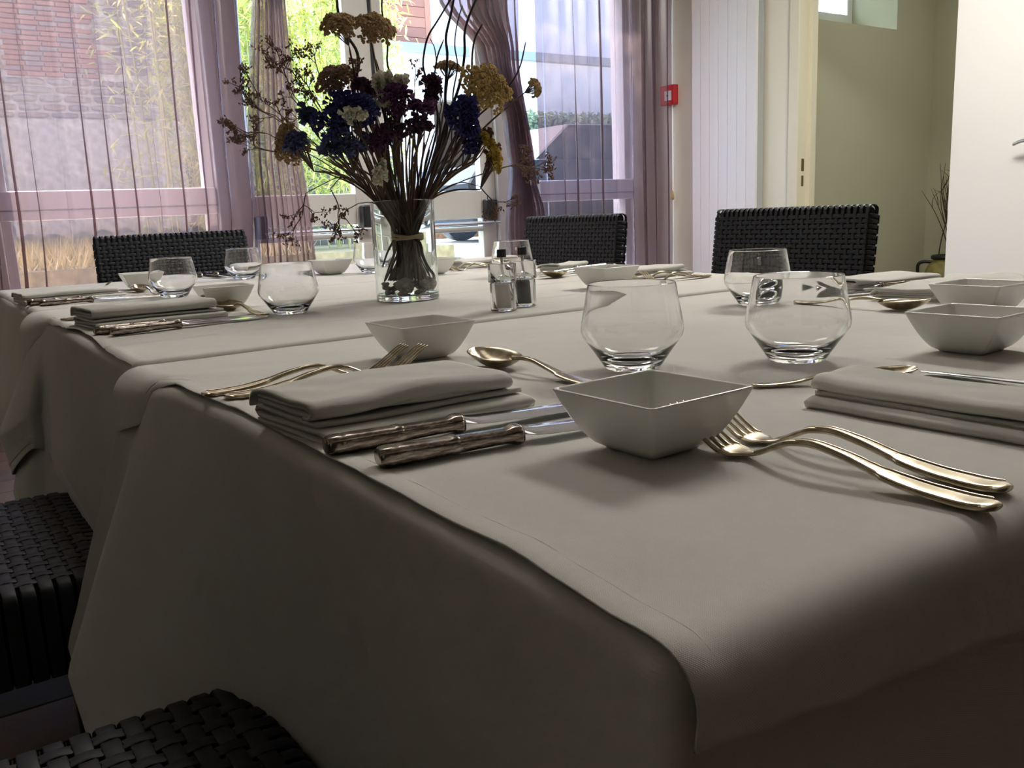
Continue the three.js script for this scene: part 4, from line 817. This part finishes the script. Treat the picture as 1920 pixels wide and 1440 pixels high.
  yarrow('dark brown yarrow head above the dark blue statice', [-0.098, 0.377, -0.01], [-0.3, 0.5, 0.7], 0.036, 0.034, C.brown, 380);
  yarrow('large golden yarrow head facing the room on the window side of the bouquet', [0.152, 0.350, 0.03], [0.22, 0.28, 0.9], 0.046, 0.046, C.gold, 620);
  yarrow('flat brown yarrow head seen edge-on behind the golden one', [0.096, 0.395, -0.03], [0.1, 1, 0.15], 0.026, 0.022, C.ochre, 200);
  yarrow('smallest yarrow head, far out alone on a thin stalk', [0.241, 0.353, 0.0], [0.85, 0.3, 0.3], 0.024, 0.016, C.ochre, 130, 0.3);
  yarrow('low brownish yarrow head on the curtain side of the bouquet, with pale blue in front', [-0.180, 0.272, 0.01], [-0.6, 0.0, 0.75], 0.036, 0.036, C.ochre, 340);
  statice('largest cluster of dark blue statice', [-0.083, 0.303, 0.045], [0.052, 0.046, 0.034], C.blue, 560);
  statice('slate blue statice hanging below the largest blue cluster', [-0.088, 0.266, 0.05], [0.038, 0.022, 0.022], C.slate, 220);
  statice('dark violet-blue statice beneath the golden yarrow', [0.105, 0.297, 0.04], [0.034, 0.033, 0.026], C.blue, 340);
  statice('small blue tuft beneath the violet-blue statice', [0.124, 0.258, 0.03], [0.018, 0.013, 0.014], C.blue, 80);
  statice('pale blue statice in front of the low brownish yarrow', [-0.166, 0.268, 0.04], [0.021, 0.018, 0.016], C.slate, 100);
  statice('small grey-blue statice beside the dark brown yarrow', [-0.150, 0.318, 0.03], [0.015, 0.016, 0.014], C.slate, 80);
  statice('tall cream statice in the middle of the bouquet', [-0.020, 0.352, 0.04], [0.018, 0.030, 0.018], C.cream, 160);
  statice('cream statice at the top of the violet clusters', [0.004, 0.366, 0.03], [0.020, 0.012, 0.014], C.cream, 90);
  statice('cream statice arched in front of the dark blue cluster', [-0.068, 0.309, 0.082], [0.021, 0.010, 0.010], C.cream, 80);
  statice('cream statice hanging low among the stems', [-0.034, 0.222, 0.05], [0.010, 0.021, 0.010], C.cream, 90);
  statice('violet statice in the middle of the bouquet', [0.004, 0.330, 0.05], [0.024, 0.024, 0.02], C.violet, 160);
  statice('violet statice leaning towards the bare twigs', [0.044, 0.322, 0.04], [0.024, 0.013, 0.016], C.violet, 110, [0.5, 0.7, 0.5]);
  statice('wine-coloured statice below the middle of the bouquet', [-0.008, 0.288, 0.05], [0.028, 0.016, 0.02], C.wine, 130);
  statice('wine-coloured statice next to the violet-blue cluster', [0.034, 0.290, 0.04], [0.026, 0.014, 0.018], C.wine, 120);
  statice('violet tuft low over the stems', [-0.030, 0.268, 0.05], [0.018, 0.013, 0.014], C.violet, 80);
  statice('dusky violet statice standing before the bare twigs', [0.062, 0.357, 0.0], [0.016, 0.020, 0.014], C.wine, 110);
  statice('dusky brown statice beside the tall cream one', [-0.045, 0.362, 0.0], [0.024, 0.014, 0.016], C.wine, 110);
  statice('yellow statice on the window side, above', [0.144, 0.270, 0.03], [0.014, 0.018, 0.014], C.yellow, 90, [0.6, 0.4, 0.6], C.bud);
  statice('yellow statice on the window side, hanging lower with brown cups', [0.158, 0.236, 0.03], [0.014, 0.026, 0.014], C.yellow, 120, [0.8, 0.1, 0.5], C.bud);
  spray('brown spray reaching farthest towards the left windows', [-0.205, 0.318, 0.02], [-0.8, 0.55, 0.1], 0.039, C.bud);
  spray('brown spray standing upright before the curtain', [-0.225, 0.350, 0.0], [-0.35, 0.9, 0.1], 0.031, C.bud, 2);
  spray('brown spray standing over the grey-blue statice', [-0.168, 0.352, 0.0], [-0.3, 0.9, 0], 0.044, C.bud);
  spray('brown spray below the farthest one', [-0.215, 0.290, 0.03], [-0.9, 0.1, 0.1], 0.034, C.bud);
  spray('brown spray beside the low brownish yarrow', [-0.175, 0.300, -0.02], [-0.7, 0.5, -0.2], 0.042, C.bud);
  spray('brown spray rising beside the dark brown yarrow', [-0.125, 0.385, -0.03], [-0.2, 0.95, 0], 0.031, C.bud, 2);
  spray('brown spray between the dark blue and pale blue statice', [-0.122, 0.325, 0.03], [-0.5, 0.8, 0.2], 0.034, C.bud);
  spray('thin brown spray between the twigs and the cream statice', [0.035, 0.360, 0], [0.2, 0.9, 0], 0.023, C.bud, 2);
  spray('brown spray fanning out between the bunched curtain and the dark brown yarrow', [-0.150, 0.365, 0.02], [-0.6, 0.8, 0.2], 0.040, C.bud);
  spray('brown spray low between the pale blue statice and the curtain', [-0.205, 0.262, 0.0], [-0.9, 0.2, 0], 0.034, C.bud);
  spray('brown spray above the low brownish yarrow, mixed with dry leaves', [-0.140, 0.300, 0.0], [-0.4, 0.7, 0.2], 0.036, C.bud);
  spray('brown spray behind the dark violet-blue statice', [0.075, 0.315, -0.03], [0.2, 0.9, 0], 0.030, C.bud);
  spray('dark brown spray beside the tall cream statice', [-0.055, 0.35, 0.0], [-0.2, 0.9, 0.1], 0.030, C.bud);
  const drop = [[0.0, 0.034, 0.02], [0.002, 0.106, 0.01], [-0.045, 0.175, 0.02], [-0.095, 0.214, 0.03], [-0.135, 0.202, 0.03]];
  spray('brown spray arching down in front of the bunched curtain', [-0.160, 0.190, 0.03], [-0.25, -0.95, 0.0], 0.039, C.bud, 3, [...drop, [-0.160, 0.190, 0.03]]);
  spray('brown spray arching down before the rail of the door', [-0.118, 0.196, 0.035], [0.25, -0.95, 0.1], 0.039, C.bud, 3, [...drop.slice(0, 4), [-0.118, 0.196, 0.035]]);
  spray('short brown spray curling at the vase rim on the curtain side', [-0.072, 0.170, 0.05], [-0.8, -0.3, 0.1], 0.023, C.bud, 2, [[0, 0.034, 0.03], [0, 0.106, 0.015], [-0.045, 0.168, 0.035], [-0.072, 0.170, 0.05]]);
  const rt = [[0.0, 0.034, -0.02], [0.008, 0.106, -0.01], [0.05, 0.172, 0.01], [0.10, 0.198, 0.02]];
  spray('fine pale brown spray on the window side, level with the curtain folds', [0.165, 0.218, 0.02], [0.9, 0.15, 0], 0.036, C.bud, 3, [...rt, [0.165, 0.218, 0.02]]);
  spray('fine pale brown spray hanging over the mills', [0.135, 0.190, 0.03], [0.7, -0.75, 0.1], 0.036, C.bud, 3, [...rt, [0.135, 0.190, 0.03]]);
  spray('fine pale brown spray reaching farthest to the gathered curtain', [0.20, 0.226, 0.0], [0.9, -0.2, 0], 0.034, C.bud, 3, [...rt, [0.20, 0.226, 0.0]]);
  // bare curly twigs
  const twig = (label, pts, r, side = []) => single('curly_twig', merge([tube([...stemPath(V3(...pts[0]), 0.5).slice(0, 4), ...pts.map((p) => V3(...p))], r * 1.5, 60, 7, r * 0.8), ...side.map((s) => tube(s.map((p) => V3(...p)), r * 0.8, 12, 5, r * 0.4))]), C.twig, label, 'twig', VP, VT, 'dark curly twigs of the bouquet');
  twig('dark curly twig bending farthest from the gathered curtain, forked at its top', [[0.075, 0.29, -0.02], [0.066, 0.345, -0.02], [0.052, 0.395, -0.02], [0.054, 0.415, -0.02], [0.063, 0.445, -0.02], [0.082, 0.472, -0.02], [0.109, 0.51, -0.02]], 0.0019);
  twig('short dark curly twig with a hooked tip among the bare twigs', [[0.07, 0.30, 0.0], [0.068, 0.36, 0], [0.076, 0.408, 0], [0.089, 0.437, 0]], 0.0017, [[[0.075, 0.395, 0], [0.072, 0.425, 0], [0.065, 0.44, 0]]]);
  twig('stout dark curly twig in the middle of the bare twigs', [[0.085, 0.29, 0.01], [0.085, 0.335, 0.01], [0.093, 0.412, 0.01], [0.092, 0.437, 0.01], [0.103, 0.476, 0.01], [0.113, 0.515, 0.01]], 0.0025, [[[0.088, 0.36, 0.01], [0.097, 0.385, 0.01], [0.105, 0.397, 0.01]]]);
  twig('stout dark curly twig sweeping behind the golden yarrow to the frame top', [[0.085, 0.30, -0.01], [0.112, 0.363, -0.01], [0.124, 0.415, -0.01], [0.126, 0.45, -0.01], [0.139, 0.484, -0.01], [0.156, 0.515, -0.01]], 0.0025);
  twig('dark curly twig rising from behind the golden yarrow', [[0.11, 0.30, -0.03], [0.135, 0.385, -0.02], [0.138, 0.415, -0.02], [0.144, 0.441, -0.02], [0.158, 0.464, -0.02]], 0.0020);
  twig('thin dark curly twig between the two stout ones', [[0.095, 0.30, 0.0], [0.100, 0.35, 0], [0.110, 0.394, 0], [0.107, 0.428, 0], [0.116, 0.471, 0], [0.124, 0.49, 0]], 0.0014);
  twig('dark twig leaning out towards the sheer curtain on the window side', [[0.12, 0.29, -0.01], [0.173, 0.335, -0.01], [0.19, 0.35, -0.01], [0.217, 0.387, -0.01], [0.231, 0.432, -0.01]], 0.0016);
  twig('thick dark twig passing behind the tilted yarrow head', [[-0.04, 0.29, -0.02], [-0.071, 0.365, -0.02], [-0.058, 0.398, -0.02], [-0.059, 0.424, -0.02], [-0.077, 0.458, -0.03], [-0.086, 0.492, -0.03], [-0.086, 0.515, -0.03]], 0.0029);
  twig('dark curly twig before the door stile in the middle of the bouquet', [[-0.0, 0.30, -0.03], [-0.003, 0.375, -0.03], [-0.009, 0.405, -0.03], [-0.006, 0.444, -0.03], [-0.012, 0.49, -0.03], [-0.010, 0.515, -0.03]], 0.0018);
  twig('thin dark twig beside the door stile', [[-0.01, 0.31, -0.04], [-0.018, 0.365, -0.04], [-0.028, 0.414, -0.04]], 0.0013);
  // plain stems
  for (let i = 0; i < 64; i++) {
    const x = lerp(-0.14, 0.14, (i + rnd()) / 64), tip = V3(x, 0.30 - Math.abs(x) * 0.45 + rr(-0.02, 0.03), rr(-0.06, 0.06));
    single('dried_stem', tube(stemPath(tip, 0.6), rr(0.0015, 0.0027), 30, 5, 0.0012), stemM[i % 3], 'plain dry brown stem among the flower stems of the bouquet', 'stem', VP, VT, 'plain dry stems in the vase');
  }
  single('curly_twig', tube([V3(0.012, 0.11, 0.012), V3(0.026, 0.098, 0.022), V3(0.030, 0.075, 0.024), V3(0.038, 0.055, 0.022), V3(0.046, 0.042, 0.018), V3(0.047, 0.026, 0.014)], 0.0030, 40, 7, 0.0026), C.twig, 'dark curly twig end bending against the glass inside the vase', 'twig', VP, VT, 'dark curly twigs of the bouquet');
  // raffia round the waist
  const tie = thing('raffia_tie', 'pale raffia tie wound round the stems inside the vase', 'tie', VP, VT);
  const wind = (y0, ph) => { const p = []; for (let k = 0; k <= 28; k++) { const a = k / 28 * 6.5 + ph; p.push(V3(0.006 + Math.cos(a) * 0.0265, y0 + 0.004 * Math.sin(a + ph), Math.sin(a) * 0.0255)); } return tube(p, 0.0026, 60, 5, 0.0024); };
  part(tie, 'winding', merge([wind(0.104, 0.3), wind(0.107, 1.2), wind(0.110, 2.6), wind(0.112, 4)]), C.raffia);
  for (const s of [[[-0.018, 0.105, 0.02], [-0.03, 0.085, 0.03], [-0.040, 0.060, 0.028]], [[-0.016, 0.105, 0.022], [-0.02, 0.075, 0.034], [-0.032, 0.045, 0.033]]]) part(tie, 'loose_end', tube(s.map((p) => V3(...p)), 0.0022, 14, 4, 0.0012), std([0.2, 0.13, 0.08], 0.8));
}

// ---------------------------------------------------------------- woven chairs
{
  const SY = 0.45, BW = 0.44, BT = 0.864;           // seat height, width, top of the back
  const c0 = thing('wicker_chair', 'black woven chair at the far end of the table before the pleated curtain', 'chair', V3(0, 0, 0), 0, 'black wicker chairs round the table');
  // a flat strand along a path of points with the strand's outward normals
  function strand(pts, nrm, width, across, th = 0.0022) {
    const rings = pts.map((p, i) => { const a = across.clone().multiplyScalar(width / 2), n = nrm[i].clone().multiplyScalar(th / 2); return [p.clone().sub(a).sub(n), p.clone().add(a).sub(n), p.clone().add(a.clone().multiplyScalar(0.7)).add(n), p.clone().sub(a.clone().multiplyScalar(0.7)).add(n)]; });
    return loft(rings);
  }
  // backrest: local x across, y up, z towards the table; woven with lying strands over upright ones that loop over the top
  const back = new THREE.Group(); back.name = 'backrest'; c0.add(back);
  back.position.set(0, SY - 0.03, -0.215); back.rotation.x = -0.11;
  const bh = (BT - SY + 0.03) / Math.cos(0.11), pitchY = 0.0112, pitchX = 0.0152, T = 0.017;
  const core = new THREE.Mesh(rbox(BW - 0.012, bh - 0.008, 2 * T - 0.008, 0.008, 0, bh / 2 - 0.002, 0), M.wickerCore); core.name = 'core'; shadows(core); back.add(core);
  const nx = Math.round(BW / pitchX), ny = Math.floor((bh - 0.012) / pitchY);
  const lying = [0, 1].map((odd) => {
    const p = [], n = [];
    for (let i = -1; i <= nx * 2 + 1; i++) { const x = clamp((i / (nx * 2) - 0.5), -0.5, 0.5) * BW, end = i < 0 || i > nx * 2; p.push(V3(x, 0, end ? -T + 0.006 : T + (end ? 0 : 0.0019 * Math.sin(Math.PI * (i / 2 - 0.5 + odd) + Math.PI / 2)))); n.push(end ? V3(Math.sign(x), 0, 0) : V3(0, 0, 1)); }
    return strand(p, n, 0.0096, V3(0, 1, 0));
  });
  for (let j = 0; j < ny; j++) { const o = part(back, 'strand', lying[j % 2], M.strand); o.position.y = 0.006 + j * pitchY; }
  const upright = [0, 1].map((odd) => {
    const p = [], n = [];
    for (let j = 0; j <= ny * 2; j++) { p.push(V3(0, j / (ny * 2) * (bh - 0.012), T + 0.0014 * Math.sin(Math.PI * (j / 2 + odd) + Math.PI / 2 + Math.PI))); n.push(V3(0, 0, 1)); }
    for (let k = 0; k <= 6; k++) { const a = k / 6 * Math.PI; p.push(V3(0, bh - 0.010 + Math.sin(a) * 0.009, Math.cos(a) * (T + 0.001))); n.push(V3(0, Math.sin(a), Math.cos(a))); }
    p.push(V3(0, 0, -T - 0.001)); n.push(V3(0, 0, -1));
    return strand(p, n, 0.0098, V3(1, 0, 0));
  });
  for (let i = 0; i < nx; i++) { const o = part(back, 'strand', upright[i % 2], M.strand); o.position.x = ((i + 0.5) / nx - 0.5) * BW; }
  // rear face of the back: lying strands joined, nobody sees them singly
  const rear = part(back, 'rear_weave', merge(Array.from({ length: Math.floor(ny / 2) }, (_, j) => bx(BW, 0.018, 0.003, 0, 0.011 + j * pitchY * 2, -T - 0.0005))), M.strand); rear.userData.kind = 'stuff';
  // seat
  const seat = new THREE.Group(); seat.name = 'seat'; c0.add(seat); seat.position.set(0, SY, 0);
  const SW = 0.45, SD = 0.45, SH = 0.12, ps_ = 0.0205, ns = Math.round(SW / ps_);
  const sc = new THREE.Mesh(rbox(SW - 0.012, SH, SD - 0.012, 0.016, 0, -SH / 2 - 0.004, 0), M.wickerCore); sc.name = 'core'; shadows(sc); seat.add(sc);
  const over = (alongX, odd) => {
    const p = [], n = [], E_ = (alongX ? SW : SD) / 2, cyc = ns * 2, R = 0.016, mk = (a, y) => (alongX ? V3(a, y, 0) : V3(0, y, a));
    const amp = 0.0015;
    for (let k = 0; k <= 6; k++) { const y = -SH + k / 6 * (SH - R); p.push(mk(-E_, y)); n.push(mk(-1, 0)); }
    for (let k = 1; k < 4; k++) { const a = k / 4 * Math.PI / 2; p.push(mk(-E_ + R - R * Math.cos(a), -R + R * Math.sin(a))); n.push(mk(-Math.cos(a), Math.sin(a))); }
    for (let i = 1; i < cyc; i++) { const a = lerp(-E_, E_, i / cyc); if (Math.abs(a) > E_ - R) continue; p.push(mk(a, amp * Math.sin(Math.PI * (i / 2 - 0.5 + odd) + Math.PI / 2))); n.push(mk(0, 1)); }
    for (let k = 3; k > 0; k--) { const a = k / 4 * Math.PI / 2; p.push(mk(E_ - R + R * Math.cos(a), -R + R * Math.sin(a))); n.push(mk(Math.cos(a), Math.sin(a))); }
    for (let k = 6; k >= 0; k--) { const y = -SH + k / 6 * (SH - R); p.push(mk(E_, y)); n.push(mk(1, 0)); }
    return strand(p, n, alongX ? 0.0185 : 0.0165, alongX ? V3(0, 0, 1) : V3(1, 0, 0));
  };
  const sx = [over(true, 0), over(true, 1)], sz = [over(false, 1), over(false, 0)];
  for (let i = 1; i < ns - 1; i++) { const q = ((i + 0.5) / ns - 0.5) * SD; const a = part(seat, 'strand', sx[i % 2], M.strand); a.position.z = q; const b = part(seat, 'strand', sz[i % 2], M.strand); b.position.x = q; }
  for (const [x, z] of [[-1, -1], [1, -1], [-1, 1], [1, 1]]) part(c0, 'leg', loft([[0, 0.014], [SY - SH, 0.019]].map(([y, r]) => [V3(-r, y, -r), V3(-r, y, r), V3(r, y, r), V3(r, y, -r)].map((p) => p.add(V3(x * 0.195, 0, z * 0.195))))), M.legs);
  // places: far end, far side (two), near side (two, pushed under the cloth)
  c0.position.copy(V3(0.475, 0, -2.335)); c0.rotation.y = 0;   // faces the near end (+z)
  c0.position.set(0.478, 0, -2.325);
  const side = -Math.PI / 2;                        // facing -x
  copyOf(c0, V3(1.185, 0, -1.87), side, 'black woven chair on the far side, in front of the sunlit sheer curtain');
  copyOf(c0, V3(1.285, 0, -1.168), side, 'large black woven chair on the far side, in front of radiator and passage');
  copyOf(c0, V3(-0.200, 0, -0.385), Math.PI / 2, 'black woven chair pushed under the near corner, its seat edge against the hanging cloth');
  copyOf(c0, V3(-0.240, 0, -1.205), Math.PI / 2, 'black woven chair pushed in below the hem of the middle tablecloth');
}

renderer.render(scene, camera);
